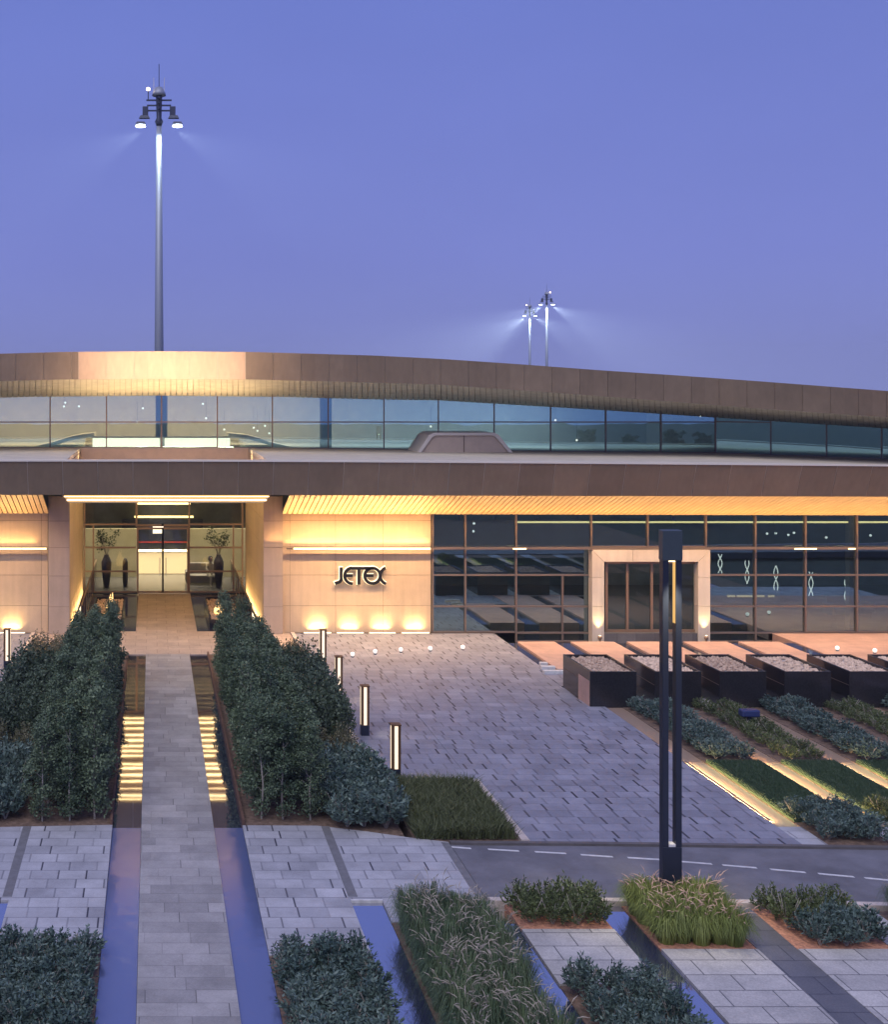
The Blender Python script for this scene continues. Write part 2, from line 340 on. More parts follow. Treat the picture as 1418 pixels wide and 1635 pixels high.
M['plume'] = leafmat('grass_plume', (.20, .18, .14), (.52, .46, .38))
M['plume_pink'] = leafmat('pink_plume', (.42, .26, .20), (.72, .52, .42))
M['int_dark'] = mat('interior_wall', (.16, .18, .19), .8, var=.4, vscale=.7)
M['int_floor'] = mat('interior_floor', (.14, .14, .15), .25)
M['int_warm'] = mat('interior_panel', (.55, .52, .36), .7, var=.1, vscale=1)
M['int_ceiling'] = mat('interior_ceiling', (.30, .29, .27), .8)
M['hall'] = mat('hall_wall_paint', (.68, .62, .52), .8, var=.1)
M['hall_col'] = mat('hall_column_paint', (.42, .46, .50), .5, emit=(.3, .5, .7), es=0)
M['vase'] = mat('grey_vase', (.07, .07, .08), .4)
M['cushion'] = mat('grey_fabric', (.30, .29, .29), .9)
M['navy'] = mat('navy_panel', (.03, .04, .08), .6)
M['red'] = mat('red_trim', (.55, .06, .05), .5)

# ------------------------------------------------------------------ lamps
def area(name, loc, sx, sy, energy, col, rot=(0, 0, 0), spread=180, parent=None):
    l = bpy.data.lights.new(name, 'AREA'); l.shape = 'RECTANGLE'; l.size = sx; l.size_y = sy; l.energy = energy; l.color = col; l.spread = R(spread)
    o = bpy.data.objects.new(name, l); S.collection.objects.link(o); o.location = loc; o.rotation_euler = rot
    if parent: o.parent = parent
    return o
def spot(name, loc, energy, col, ang, rot=(0, 0, 0), parent=None, blend=.5, r=.05):
    l = bpy.data.lights.new(name, 'SPOT'); l.energy = energy; l.color = col; l.spot_size = R(ang); l.spot_blend = blend; l.shadow_soft_size = r
    o = bpy.data.objects.new(name, l); S.collection.objects.link(o); o.location = loc; o.rotation_euler = rot
    if parent: o.parent = parent
    return o
WARM = (1, .60, .24)

# ================================================================== GROUND
X0 = .51
struct('ground', MB().quad((-600, -250, -.42), (600, -250, -.42), (600, 900, -.42), (-600, 900, -.42)), M['earth'])
g_ = .003
def slab(name, x0, x1, d0, d1, m, z=0.0, b=-.3):
    return struct(name, MB().box(x0+g_, x1-g_, d0+g_, d1-g_, b, z), m)
def poly(name, pts, m, z=0.0, b=-.3): return struct(name, MB().prism(pts, b, z), m)
pl, pr, cl, cr = X0-.75, X0+.75, X0-1.345, X0+1.345
slab('path', pl, pr, 6, 42.8, M['path'], .012)
slab('canal_water', cl, pl, 25.9, 42.8, M['water'], -.03)
slab('canal_water', cl, pl, 6, 25.9, M['water2'], -.03)
slab('canal_water', pr, cr, 25.9, 42.8, M['water'], -.03)
slab('canal_water', pr, cr, 6, 25.9, M['water2'], -.03)
slab('paving', -4.35, 5.1, 42.8, 46.9, M['platform'])
slab('path', X0-1.15, X0+1.15, 46.9, 55.9, M['platform'])
slab('pond_water', X0-3.55, X0-1.15, 46.9, 55.9, M['pond'], -.03)
slab('pond_water', X0+1.15, X0+3.45, 46.9, 55.9, M['pond'], -.03)
# road crossing paved in blocks, its far edge bends with the road
def far_edge(x):   # far kerb line of the road and crossing
    return table([(-30, 24.2), (-12, 25.3), (-5, 25.75), (-1, 26.0), (3.4, 25.95), (4.4, 25.6), (5.2, 25.25), (6.0, 24.98), (9, 24.93), (14.5, 24.72), (30, 23.9)], x)
def strip_pts(xs, near, far): return [(x, near(x)) for x in xs]+[(x, far(x)) for x in reversed(xs)]
near = lambda x: 22.15
xs = [cr+g_, 2.6, 3.4, 3.8, 4.4, 4.8, 5.2, 5.5, 5.9]
poly('paving', strip_pts(xs, near, far_edge), M['slab'])
poly('paving', strip_pts([-14, -9, -5, -2.5, cl-g_], near, far_edge), M['slab'])
slab('paving', cr, 3.5, 20.0, 22.15, M['slab'])
slab('paving', -2.55, cl, 20.25, 22.15, M['slab'])
for sx in (3.48, -2.68):
    struct('drain_strip', MB().prism([(sx, 22.3), (sx+.17, 22.3), (sx+.17, 25.9), (sx, 25.9)], -.02, .004), M['drain'])
struct('drain_strip', MB().prism([(5.75, 22.2), (5.9, 22.2), (5.9, 24.95), (5.75, 25.0)], -.02, .004), M['drain'])
# asphalt
xr = [5.92, 6.5, 7.5, 9, 11, 14.5, 20, 30, 60]
rn = lambda x: table([(5.9, 22.15), (9, 22.1), (14.5, 21.85), (30, 20.9), (60, 18.5)], x)
poly('road', strip_pts(xr, rn, lambda x: far_edge(min(x, 60)) - .12), M['asphalt'], -.012)
def offs(d): return lambda x: far_edge(x)-d
poly('kerb', strip_pts(xr, offs(.115), offs(.0)), M['kerb_dark'], .035)
poly('kerb', strip_pts([5.92, 7.5, 9, 11, 14.5, 20, 30, 60], lambda x: rn(x)-.16, lambda x: rn(x)-.004), M['kerb'], .06)
dash = [(700, 1349.5), (735, 1352), (804, 1356), (879, 1360), (953, 1365), (1028, 1369.5), (1110, 1376), (1181, 1382), (1258, 1389), (1335, 1396), (1410, 1403)]
dm = MB()
DP = [(gx(px, gd(py)), gd(py)) for px, py in dash]
for i, (x, d) in enumerate(DP[1:], 1):
    sl_ = (DP[i][1]-DP[i-1][1])/(DP[i][0]-DP[i-1][0]); w = .29 if i > 1 else .2
    dm.prism([(x-w, d-sl_*w-.035), (x+w, d+sl_*w-.035), (x+w, d+sl_*w+.035), (x-w, d-sl_*w+.035)], -.011, -.007)
struct('road_marking', dm, M['paint'])
# front pools, beds and slabs (right of the path)
slab('pool_water', 3.5, 4.05, 6, 22.15, M['pool'], -.03)
struct('kerb', MB().box(3.5, 4.06, 22.1, 22.149, -.2, .018), M['paint'])
slab('pool_water', -3.15, -2.55, 6, 22.15, M['pool'], -.03)
slab('garden_bed', cr, 3.5, 6, 20.0, M['soil'], -.02)
slab('garden_bed', -2.55, cl, 6, 20.25, M['soil'], -.02)
slab('garden_bed', -6, -3.15, 6, 22.15, M['soil'], -.02)
slab('garden_bed', 4.05, 5.65, 6, 21.25, M['soil'], -.02)
slab('paving', 4.05, 5.92, 21.25, 22.15, M['slab'])
slab('pool_water', 5.65, 6.17, 6, 21.25, M['pool'], -.03)
slab('garden_bed', 6.17, 7.72, 20.95, 21.98, M['soil_red'], -.01)
slab('paving', 6.17, 7.72, 19.0, 20.95, M['slab2'], .01)
slab('garden_bed', 6.17, 7.72, 6, 19.0, M['soil'], -.02)
slab('pool_water', 7.72, 8.20, 6, 21.98, M['pool'], -.03)
slab('garden_bed', 8.20, 9.76, 20.2, 21.92, M['soil_red'], -.01)
slab('paving', 8.20, 9.76, 6, 20.2, M['slab2'], .01)
slab('paving', 9.76, 10.4, 6, 21.86, M['dark_slab'])
slab('garden_bed', 10.4, 11.95, 20.2, 21.8, M['soil_red'], -.01)
slab('paving', 10.4, 11.95, 6, 20.2, M['slab2'], .01)
slab('paving', 11.95, 12.5, 6, 21.78, M['slab'])
slab('garden_bed', 12.5, 14.0, 20.6, 21.7, M['soil'], -.01)
slab('paving', 12.5, 14.0, 6, 20.6, M['slab2'], .01)
slab('garden_bed', 14.0, 30, 6, 20.6, M['soil'], .0)
# hedge beds either side of the canal
def be(x): return far_edge(x)
xs = [cr+.06, 2.6, 3.4, 4.4, 5.1]
poly('garden_bed', strip_pts(xs, lambda x: be(x)+.004, lambda x: 42.79), M['soil'], -.02)
poly('garden_bed', strip_pts([-4.28, -2.5, cl-.06], lambda x: be(x)+.004, lambda x: 42.79), M['soil'], -.02)
struct('kerb', MB().box(cr+.002, cr+.055, 26.0, 42.79, -.3, .10), M['rust'])
struct('kerb', MB().box(cl-.055, cl-.002, 26.0, 42.79, -.3, .10), M['rust'])
struct('kerb', MB().box(5.105, 5.25, 28.72, 46.5, -.3, .05), M['kerb'])
struct('kerb', MB().box(-4.5, -4.36, 26.0, 46.5, -.3, .05), M['kerb'])
struct('kerb', MB().prism([(7.36, 25.0), (7.52, 25.0), (7.52, 28.9), (7.36, 28.9)], -.3, .05), M['kerb'])
poly('garden_bed', strip_pts([5.26, 5.6, 6, 7.35], lambda x: be(x)+.004, lambda x: 28.7), M['soil'], -.02)
slab('paving', 5.255, 7.355, 28.72, 46.5, M['plaza'])
poly('paving', [(7.525, 24.99), (12.9, 24.85), (12.9, 38.0), (12.45, 38.0), (12.45, 40.4), (12.68, 40.4), (12.68, 46.5), (7.36, 46.5), (7.36, 28.91), (7.525, 28.91)], M['plaza'])
slab('paving', -30, -4.505, 25.8, 46.5, M['plaza'])
# rills, beds and planter strips (right)
PER = 1.82
ORDS = ['first', 'second', 'third', 'fourth']
for k in range(8):
    x = 12.9+PER*k
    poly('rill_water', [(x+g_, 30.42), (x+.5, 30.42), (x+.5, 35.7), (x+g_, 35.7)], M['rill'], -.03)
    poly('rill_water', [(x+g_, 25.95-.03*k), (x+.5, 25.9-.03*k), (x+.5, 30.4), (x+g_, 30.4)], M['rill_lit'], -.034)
    if k < 4:  # added strips, put in only to brighten the rill water
        ls = thing('light_strip', ORDS[k]+' added unseen fill strip along a rill edge, counted from the plaza', 'light strip', (x+.016, 28.3, -.02), 0, 'added rill fill strips')
        MB().box(-.004, .004, -2.1, 2.1, .018, .028).build('lens', M['rill_fill'], ls)
        MB().box(-.012, .03, -2.1, 2.1, .029, .042).build('cover', M['kerb_dark'], ls)
        area('glow', (.008, 0, .016), .02, 4.1, 75, (1, .68, .32), (0, R(-72), 0), 170, ls)
    struct('paving', MB().prism([(x+g_, far_edge(x)+.004), (x+.5, far_edge(x+.5)+.004), (x+.5, 25.88-.03*k), (x+g_, 25.88-.03*k)], -.3, .0), M['slab'])
    poly('garden_bed', [(x+.51, far_edge(x)+.004), (x+PER-.004, far_edge(x+PER)+.004), (x+PER-.004, 35.7), (x+.51, 35.7)], M['soil'], -.02)
slab('paving', 12.9, 32, 35.72, 38.2, M['slab'], -.01)
slab('pond_water', 12.7, 23.0, 44.85, 46.52, M['pond'], -.36, -.41)
sx = [(13.05, 14.38), (14.95, 16.5), (16.95, 18.55), (18.98, 20.55), (20.95, 22.4)]
last = 12.69
for i, (a, b) in enumerate(sx):
    d0 = 40.4 if i == 0 else 38.22
    slab('paving', a, b, d0, 44.84, M['pink'], .03)
    slab('pond_water', last, a, d0, 44.84, M['pond'], -.03); last = b
slab('pond_water', last, 23.0, 38.22, 44.84, M['pond'], -.03)
slab('paving', 12.46, 14.95, 38.22, 40.38, M['plaza'], -.001)
slab('paving', 23.0, 45, 38.22, 46.5, M['pink'])
# lawns
def blades(n, x0, x1, y0, y1, h, w, lean, seed, tri=True, z=0):
    rnd = random.Random(seed); mb = MB()
    for _ in range(n):
        x = rnd.uniform(x0, x1); y = rnd.uniform(y0, y1); a = rnd.uniform(0, 6.283); hh = h*rnd.uniform(.6, 1.2)
        dx, dy = math.cos(a)*w, math.sin(a)*w; l = rnd.uniform(0, lean)*hh; b = rnd.uniform(0, 6.283)
        lx, ly = math.cos(b)*l, math.sin(b)*l; n0 = len(mb.v)
        mb.v += [(x-dx, y-dy, z), (x+dx, y+dy, z), (x+dx*.7+lx*.4, y+dy*.7+ly*.4, z+hh*.6), (x-dx*.7+lx*.4, y-dy*.7+ly*.4, z+hh*.6), (x+lx, y+ly, z+hh)]
        mb.f += [(n0, n0+1, n0+2, n0+3), (n0+3, n0+2, n0+4)]
    return mb
lawn_me = None
for k in range(7):
    x = 12.9+PER*k+.52
    struct('lawn_base', MB().box(x, x+1.29, 26.2, 30.4, -.018, .03), M['lawn_base'])
    if lawn_me is None:
        lo = blades(26000, 0, 1.29, 0, 4.2, .05, .005, .7, 5).build('lawn_grass', M['lawn']); lawn_me = lo.data
    else:
        lo = bpy.data.objects.new('lawn_grass', lawn_me); S.collection.objects.link(lo)
    lo.location = (x, 26.2, .03); tag(lo, 'short mown green lawn between two gold reflecting rills', 'lawn', 'lawn strips', 'stuff')
gb = blades(17000, 5.3, 7.3, 25.15, 28.65, .25, .011, 1.3, 9)
tag(gb.build('ground_cover', M['leaf_bed']), 'low strappy green ground cover in the bed beside the paved plaza', 'ground cover', None, 'stuff')

# ================================================================== TERMINAL BUILDING
T = thing('terminal_building', 'long low terminal with bronze canopy, curved upper roof and warm lit entrance', 'building')
def zt(x): return 6.54-.17*(max(0, x-.5)/25)**1.4
def zb(x): return 5.35-.06*(max(0, x-.5)/25)
DF, DW = 43.95, 46.6
XL, XR = -16.0, 42.0
PWIN = 1.225
# lower fascia: panels with pale seams
fp = MB(); bk = MB()
x = X0-3*PWIN+.02-PWIN*11
while x < XR:
    a, b = x+.011, x+PWIN-.011
    fp.hexa([(a, DF, zb(a)), (b, DF, zb(b)), (b, DF+.06, zb(b)), (a, DF+.06, zb(a)), (a, DF-.42, zt(a)), (b, DF-.42, zt(b)), (b, DF-.36, zt(b)), (a, DF-.36, zt(a))])
    bk.hexa([(x, DF+.02, zb(x)+.01), (x+PWIN, DF+.02, zb(x)+.01), (x+PWIN, DF+.09, zb(x)+.01), (x, DF+.09, zb(x)+.01), (x, DF-.405, zt(x)-.002), (x+PWIN, DF-.405, zt(x+PWIN)-.002), (x+PWIN, DF-.33, zt(x+PWIN)-.002), (x, DF-.33, zt(x)-.002)])
    x += PWIN
fpo = fp.build('canopy_fascia', M['bronze'], T); bk.build('fascia_seam', M['seam'], fpo)
RX0, RX1 = X0-3.6, X0+3.6
cp = MB()
xx = XL
while xx < XR:
    x2 = min(xx+2, XR)
    cp.hexa([(xx, DF-.46, zt(xx)+.003), (x2, DF-.46, zt(x2)+.003), (x2, DF-.20, zt(x2)+.003), (xx, DF-.20, zt(xx)+.003), (xx, DF-.46, zt(xx)+.06), (x2, DF-.46, zt(x2)+.06), (x2, DF-.20, zt(x2)+.06), (xx, DF-.20, zt(xx)+.06)])
    xx = x2
cp.build('coping', M['coping'], T)
rf = MB()
def roofrect(x0, x1, y0, y1):
    n = max(1, int((x1-x0)/2)); 
    for i in range(n):
        a = lerp(x0, x1, i/n); b = lerp(x0, x1, (i+1)/n)
        rf.hexa([(a, y0, zt(a)-.15), (b, y0, zt(b)-.15), (b, y1, zt(b)-.15), (a, y1, zt(a)-.15), (a, y0, zt(a)), (b, y0, zt(b)), (b, y1, zt(b)), (a, y1, zt(a))])
roofrect(XL, RX0, DF-.19, 62); roofrect(RX1, XR, DF-.19, 62); roofrect(RX0, RX1, 54.0, 62); 
rf.build('canopy_roof', M['roofing'], T)
rc = MB()
rc.box(RX0-.10, RX0-.01, DF-.15, 54.1, 5.9, 6.36).box(RX1+.01, RX1+.10, DF-.15, 54.1, 5.9, 6.36)
rc.box(RX0, RX1, 53.9, 53.99, 5.9, 6.50).box(RX0, RX1, DF+.3, 53.9, 5.80, 5.9)
rc.build('roof_recess', M['recess'], T)
# lower soffit slats
def soffit(xa, xb):
    mb = MB(); x = xa
    while x < xb-.02:
        w = .155
        zi = lambda q: 4.44-.07*(max(0, q-.5)/25)
        a, b = x, min(x+w, xb)
        mb.hexa([(a, DF+.07, zb(a)-.012), (b, DF+.07, zb(b)-.012), (b, DW-.02, zi(b)), (a, DW-.02, zi(a)), (a, DF+.07, zb(a)+.03), (b, DF+.07, zb(b)+.03), (b, DW-.02, zi(b)+.04), (a, DW-.02, zi(a)+.04)])
        x += .19
    return mb
for a, b in ((XL, X0-4.38), (X0+4.3, XR)):
    so = soffit(a, b).build('canopy_soffit', M['slat'], T)
    MB().quad((a, DF+.10, zb(a)+.05), (b, DF+.10, zb(b)+.05), (b, DW, 4.52), (a, DW, 4.52)).build('soffit_backing', M['slat_gap'], so)
# walls (stone panels with open joints)
def wallpanels(name, xs, zs, y, th, m, parent=T, j=.012):
    mb = MB()
    for a, b in zip(xs, xs[1:]):
        for c, d in zip(zs, zs[1:]): mb.box(a+j/2, b-j/2, y, y+th, c+j/2, d-j/2)
    o = mb.build(name, m, parent, bevel=0)
    box('joint_backing', xs[0]+.01, xs[-1]-.01, y+.02, y+th+.06, zs[0], zs[-1]-.02, M['gap'], o)
    return o
zs = [0.0, 1.01, 2.15, 3.2, 4.18, 4.62]
wallpanels('front_wall', [4.83, 5.10, 6.80, 8.57, 10.35], zs, DW, .12, M['stone'])
wallpanels('front_wall', [-16, -12.7, -10.95, -9.2, -7.5, -5.8, -4.15, -3.90], zs, DW, .12, M['stone'])
PXL, PXR = X0-3.59, X0+3.59
wallpanels('entrance_pier', [PXL-.79, PXL], [0, 1.01, 2.15, 3.2, 4.18, 5.10], DW-.25, .3, M['stone_grey'])
wallpanels('entrance_pier', [PXR, PXR+.72], [0, 1.01, 2.15, 3.2, 4.18, 5.10], DW-.25, .3, M['stone_grey'])
for s, xx in ((-1, PXL), (1, PXR)):
    mb = MB(); ys = [DW-.24, 48.3, 50.1, 51.9, 53.7, 55.5]
    for a, b in zip(ys, ys[1:]):
        for c, d in zip([0, 1.01, 2.15, 3.2, 4.18], [1.01, 2.15, 3.2, 4.18, 5.24]):
            x0, x1 = (xx-.10, xx) if s < 0 else (xx, xx+.10)
            mb.box(x0-.002*s if s > 0 else x0, x1, a+.006, b-.006, c+.006, d-.006)
    mb2 = MB().box(xx-.3 if s < 0 else xx+.05, xx-.05 if s < 0 else xx+.3, DW+.06, 55.6, 0, 5.2)
    o = mb.build('portal_side_wall', M['stone'], T); mb2.build('joint_backing', M['gap'], o)
# portal ceiling with transverse lights
co = MB()
y = DF+.12
while y < 55.6:
    co.box(PXL+.02, PXR-.02, y, y+.24, 5.26, 5.30); y += .27
co = co.build('portal_ceiling', M['slat'], T)
box('ceiling_backing', PXL-.2, PXR+.2, DF+.10, 55.7, 5.34, 5.40, M['slat_gap'], co)
rnd = random.Random(3)
y = 45.0
while y < 55.2:
    s_ = MB().box(PXL+.25, PXR-.25, y, y+rnd.choice([.05, .08, .12]), 5.225, 5.256)
    s_.build('ceiling_light', M['amber'], T); y += rnd.uniform(.55, 1.1)
# lintel light box under the fascia
lz0, lz1 = 5.06, 5.33
lb = MB().hexa([(-2.95, DF+.12, lz0), (3.92, DF+.12, lz0), (3.92, DF+.5, lz0), (-2.95, DF+.5, lz0), (-3.2, DF+.10, lz1), (4.14, DF+.10, lz1), (4.14, DF+.5, lz1), (-3.2, DF+.5, lz1)]).build('entrance_lintel', M['slat'], T)
box('light_strip', -3.02, 4.0, DF+.075, DF+.105, 5.13, 5.18, M['gold'], lb)
box('light_strip', -3.12, 4.08, DF+.055, DF+.085, 5.27, 5.30, M['gold'], lb)
# shelf light rail along wall and glass
for a, b in ((4.95, XR), (-16, PXL-.8)):
    rl = box('light_rail', a, b, DW-.34, DW-.22, 3.14, 3.19, M['frame'], T)
    x = a+.25
    rn_ = random.Random(int(a)+40)
    while x < min(b, 10.3):
        w = rn_.uniform(.9, 1.7); x1 = min(x+w, min(b, 10.3)-.05)
        box('light_strip', x, x1, DW-.365, DW-.342, 3.145, 3.20, M['gold'], rl); x += w+.02
for px0, px1 in ((820, 841), (1270, 1305), (1356, 1367)):  # reflections on the rail, put in as glowing bars
    box('light_strip', gx(px0, 46.2), gx(px1, 46.2), DW-.365, DW-.342, 3.145, 3.19, M['gold'], T)
# uplighting of the soffit
area('soffit_uplight', (16.2, DW-.45, 3.25), 24, .12, 430, (1, .52, .17), (R(180+22), 0, 0), 150)
area('soffit_uplight', (7.6, DW-.62, 3.25), 5.3, .06, 62, (1, .52, .17), (R(180+24), 0, 0), 110)
area('soffit_uplight', (-10, DW-.14, 3.25), 11.3, .06, 60, (1, .60, .22), (R(180-3), 0, 0), 130)
area('wall_graze', (7.6, DW-.14, 3.25), 5.3, .06, 44, (1, .64, .26), (R(180-3), 0, 0), 130)
area('soffit_uplight', (-10, DW-.62, 3.25), 11.5, .06, 130, (1, .52, .17), (R(180+24), 0, 0), 110)
# added lamps standing in for soffit bounce onto wall and forecourt
for xa, xb, e_ in ((5.2, 10.2, 300), (10.6, 30, 520), (-14, -4.2, 290)):
    area('soffit_bounce_fill', ((xa+xb)/2, 44.9, 4.88), xb-xa, .12, e_, (1, .63, .32), (R(3), 0, 0), 140)
# ground linear uplights at the wall foot
for a, b in ((485, 530), (538, 582), (590, 633), (642, 687), (-6, 40), (-60, -14)):
    xa, xb = gx(a, 46.3), gx(b, 46.3)
    u = thing('ground_light', 'linear warm uplight in the paving at the foot of the stone wall', 'light', ((xa+xb)/2, DW-.19, 0), 0, 'linear uplights along the wall foot')
    w = (xb-xa)/2
    MB().box(-w, w, -.06, .06, 0, .035).build('housing', M['kerb'], u)
    MB().box(-w+.02, w-.02, -.055, .035, .036, .05).build('lens', M['creamlight'], u)
    area('uplight', (0, .06, .07), w*1.1, .05, 13, (1, .68, .30), (R(180-9), 0, 0), 120, u)
    u['label'] = {485: 'leftmost of the four linear uplights under the black lettering', 538: 'second linear uplight from the left under the black lettering', 590: 'third linear uplight from the left under the black lettering', 642: 'linear uplight at the wall foot next to the dark glass'}.get(a, 'linear uplight at the foot of the wall left of the entrance' if a == -6 else 'linear uplight beyond the left picture edge')
# wash lights inside the portal
for s, xx in ((-1, PXL+.12), (1, PXR-.12)):
    o = thing('floor_light', 'long white floor light strip along the %s side wall of the entrance' % ('left' if s < 0 else 'right'), 'light', (xx, 51, 0), 0, 'entrance floor light strips')
    MB().box(-.06, .06, -4.0, 4.2, -.02, .03).build('housing', M['kerb'], o)
    MB().box(-.05, .05, -3.9, 4.1, .031, .045).build('lens', M['creamlight'], o)
    area('uplight', (0, 0, .06), .06, 7.8, 140, (1, .66, .28), (R(180), R(8*s), 0), 130, o)
    r_ = thing('handrail', 'slim bronze handrail on glass by the %s wall of the entrance' % ('left' if s < 0 else 'right'), 'railing', (xx-.28*s, 51, 0), 0, 'entrance handrails')
    MB().box(-.025, .025, -4.2, 8.5, .95, 1.0).build('rail', M['frame_gold'], r_)
    MB().box(-.008, .008, -4.2, 8.5, .08, .93).build('glass_panel', M['glass_ent'], r_)
    pm = MB()
    for q in range(8): MB().box(-.02, .02, -4.15+q*1.7, -4.10+q*1.7, -.03, .948).build('post', M['frame_gold'], r_)
# ---- window bays
def bay(parent, p0, p1, z0, z1, levels, gm, fm, fw=.06, splits=(), name='window', dep=.10, last=False):
    """frame with left mullion, transoms; child pane.  splits: (x_frac, zlow, zhigh) extra mullions"""
    v = Vector((p1[0]-p0[0], p1[1]-p0[1])); w = v.length; a = math.atan2(v.y, v.x); h = fw/2
    mb = MB().box(-h, h, -dep, dep*.4, z0, z1)
    if last: mb.box(w-h, w+h, -dep, dep*.4, z0, z1)
    for z in [z0+h]+list(levels)+[z1-h]: mb.box(h, w-h, -dep*.8, dep*.3, z-h, z+h)
    for fx, a0, a1 in splits: mb.box(w*fx-h, w*fx+h, -dep*.7, dep*.28, a0+h, a1-h)
    o = mb.build(name, fm, parent); o.location = (p0[0], p0[1], 0); o.rotation_euler = (0, 0, a)
    MB().box(h*.5, w-h*.5, -.006, .006, z0+.01, z1-.01).build('pane', gm, o)
    return o
LX = [gx(p, DW) for p in (690, 743, 824, 944)]
lev = [gz(968, DW), gz(918, DW), gz(874.5, DW)]
top = 4.46
bay(T, (LX[0]+.02, DW+.05), (LX[1], DW+.05), 0, top, lev, M['glass_low'], M['frame'])
bay(T, (LX[1], DW+.05), (LX[2], DW+.05), 0, top, lev, M['glass_low'], M['frame'])
bay(T, (LX[2], DW+.05), (LX[3], DW+.05), -.35, top, [0]+lev, M['glass_low'], M['frame'], splits=((.62, -.35, lev[1]),))
bay(T, (LX[3], DW+.05), (gx(1034, DW), DW+.05), 3.17, top, [], M['glass_low'], M['frame'])
bay(T, (gx(1034, DW), DW+.05), (gx(1127, DW), DW+.05), 3.17, top, [], M['glass_low'], M['frame'])
RXs = [1127, 1206, 1286, 1368, 1452, 1536, 1620, 1704, 1788]
for a, b in zip(RXs, RXs[1:]): bay(T, (gx(a, DW), DW+.05), (gx(b, DW), DW+.05), -.35 if a < 1210 else 0, top, ([0] if a < 1210 else [])+lev, M['glass_low'], M['frame'])
# side door portal
qx0, qx1, qd = 16.21, 20.56, 46.2
dp = MB(); t_ = .44
for c, d in ((-.35, 1.05), (1.062, 2.1), (2.112, 3.13-t_)):
    dp.box(qx0, qx0+t_, qd, DW, c, d); dp.box(qx1-t_, qx1, qd, DW, c, d)
dp.hexa([(qx0+t_, qd, 3.13-t_+.008), (17.7, qd, 3.13-t_+.008), (17.7, DW, 3.13-t_+.008), (qx0+t_, DW, 3.13-t_+.008), (qx0, qd, 3.13), (17.7, qd, 3.13), (17.7, DW, 3.13), (qx0, DW, 3.13)])
dp.hexa([(17.712, qd, 3.13-t_+.008), (qx1-t_, qd, 3.13-t_+.008), (qx1-t_, DW, 3.13-t_+.008), (17.712, DW, 3.13-t_+.008), (17.712, qd, 3.13), (qx1, qd, 3.13), (qx1, DW, 3.13), (17.712, DW, 3.13)])
for a_, b_ in ((qx0, qx0+t_-.012), (qx1, qx1-t_+.012)):
    n0 = len(dp.v); dp.v += [(a_, qd, 3.13-t_+.004), (b_, qd, 3.13-t_+.004), (a_, qd, 3.13-.012), (a_, DW, 3.13-t_+.004), (b_, DW, 3.13-t_+.004), (a_, DW, 3.13-.012)]
    dp.f += [(n0, n0+1, n0+2), (n0+3, n0+5, n0+4), (n0, n0+2, n0+5, n0+3), (n0+1, n0+4, n0+5, n0+2)]
dpo = dp.build('door_surround', M['door_stone'], T)
dd = 46.52
for a, b, nm in ((968, 1001, 'side_light'), (1001, 1040, 'door'), (1040, 1076, 'door'), (1076, 1115, 'side_light')):
    bay(T, (gx(a, dd), dd), (gx(b, dd), dd), .06, 2.66, [], M['glass_ent'], M['frame_gold'], fw=.085, name=nm, dep=.06, last=(b == 1115))
struct('step', MB().box(qx0+t_+.01, qx1-t_-.01, 46.25, 46.56, -.35, .05), M['dark_slab'])
for xx, w_ in ((qx0+.22, 'left'), (qx1-.22, 'right')):
    u = thing('uplight', 'small round uplight at the foot of the %s side door jamb' % w_, 'light', (xx, qd-.18, -.12), 0, 'door jamb uplights')
    MB().lathe([(.07, 0), (.08, .05), (.06, .12), (.0, .125)], 14).build('housing', M['frame_gold'], u, True)
    MB().lathe([(.045, .126), (.04, .135), (0, .137)], 12).build('lens', M['creamlight'], u)
    MB().box(-.03, .03, -.03, .03, -.24, 0).build('stem', M['frame_gold'], u)
    spot('beam', (0, 0, .16), 90, (1, .72, .34), 60, (R(180-9), 0, 0), u, .9)
# main entrance glazing
de = 55.7
ex = [gx(p, de) for p in (135, 218, 302, 387)]
el = [gz(912, de), gz(874, de), gz(837, de)]
bay(T, (ex[0], de), (ex[1], de), .03, 5.22, el, M['glass_ent'], M['frame_gold'], .07, splits=((.17, .03, el[2]),))
bay(T, (ex[2], de), (ex[3], de), .03, 5.22, el, M['glass_ent'], M['frame_gold'], .07, splits=((.83, .03, el[2]),), last=True)
bay(T, (ex[1], de), (ex[2], de), 2.98, 5.22, [], M['glass_ent'], M['frame_gold'], .09)
xm = (ex[1]+ex[2])/2
for a, b in ((ex[1]+.05, xm), (xm, ex[2]-.05)):
    d_ = bay(T, (a, de-.05), (b, de-.05), .03, 2.93, [], M['glass_ent'], M['frame_gold'], .08, name='door', dep=.05, last=True)
    MB().box(.12 if a == xm else (b-a)-.15, .15 if a == xm else (b-a)-.12, -.12, -.09, .8, 1.6).build('handle', M['steel'], d_)
MB().lathe([(.06, 0), (.06, .06), (0, .1)], 12, (xm, de-.1, 3.02)).build('door_sensor', M['sign'], T)

# ---- clerestory, upper soffit and roof
TB = [(250, 714.5), (450, 715.5), (600, 717), (879, 721), (1145, 723.5), (1320, 729.5), (1418, 733), (1700, 744)]
TG = [(250, 632), (450, 634), (600, 638), (700, 639.5), (953, 654.5), (1206, 671), (1418, 684.5), (1700, 704)]
TT = [(250, 561), (400, 562.2), (500, 565), (600, 568), (700, 573), (826, 581.5), (953, 591), (1080, 599.5), (1206, 608.5), (1418, 624.5), (1700, 652)]
TU = [(250, 605), (400, 606), (520, 609), (700, 614), (953, 632), (1080, 642), (1206, 652), (1418, 666.5), (1700, 690)]
def mir(px): return 250+abs(px-250)
def gpt(px):
    x = .3
    for _ in range(6):
        D = (CAMH-zt(abs(x-.3)+.3))*2000/(table(TB, mir(px))-624); x = gx(px, D)
    return x, D
def glass_top(px): x, D = gpt(px); return x, D, gz(table(TG, mir(px)), D)
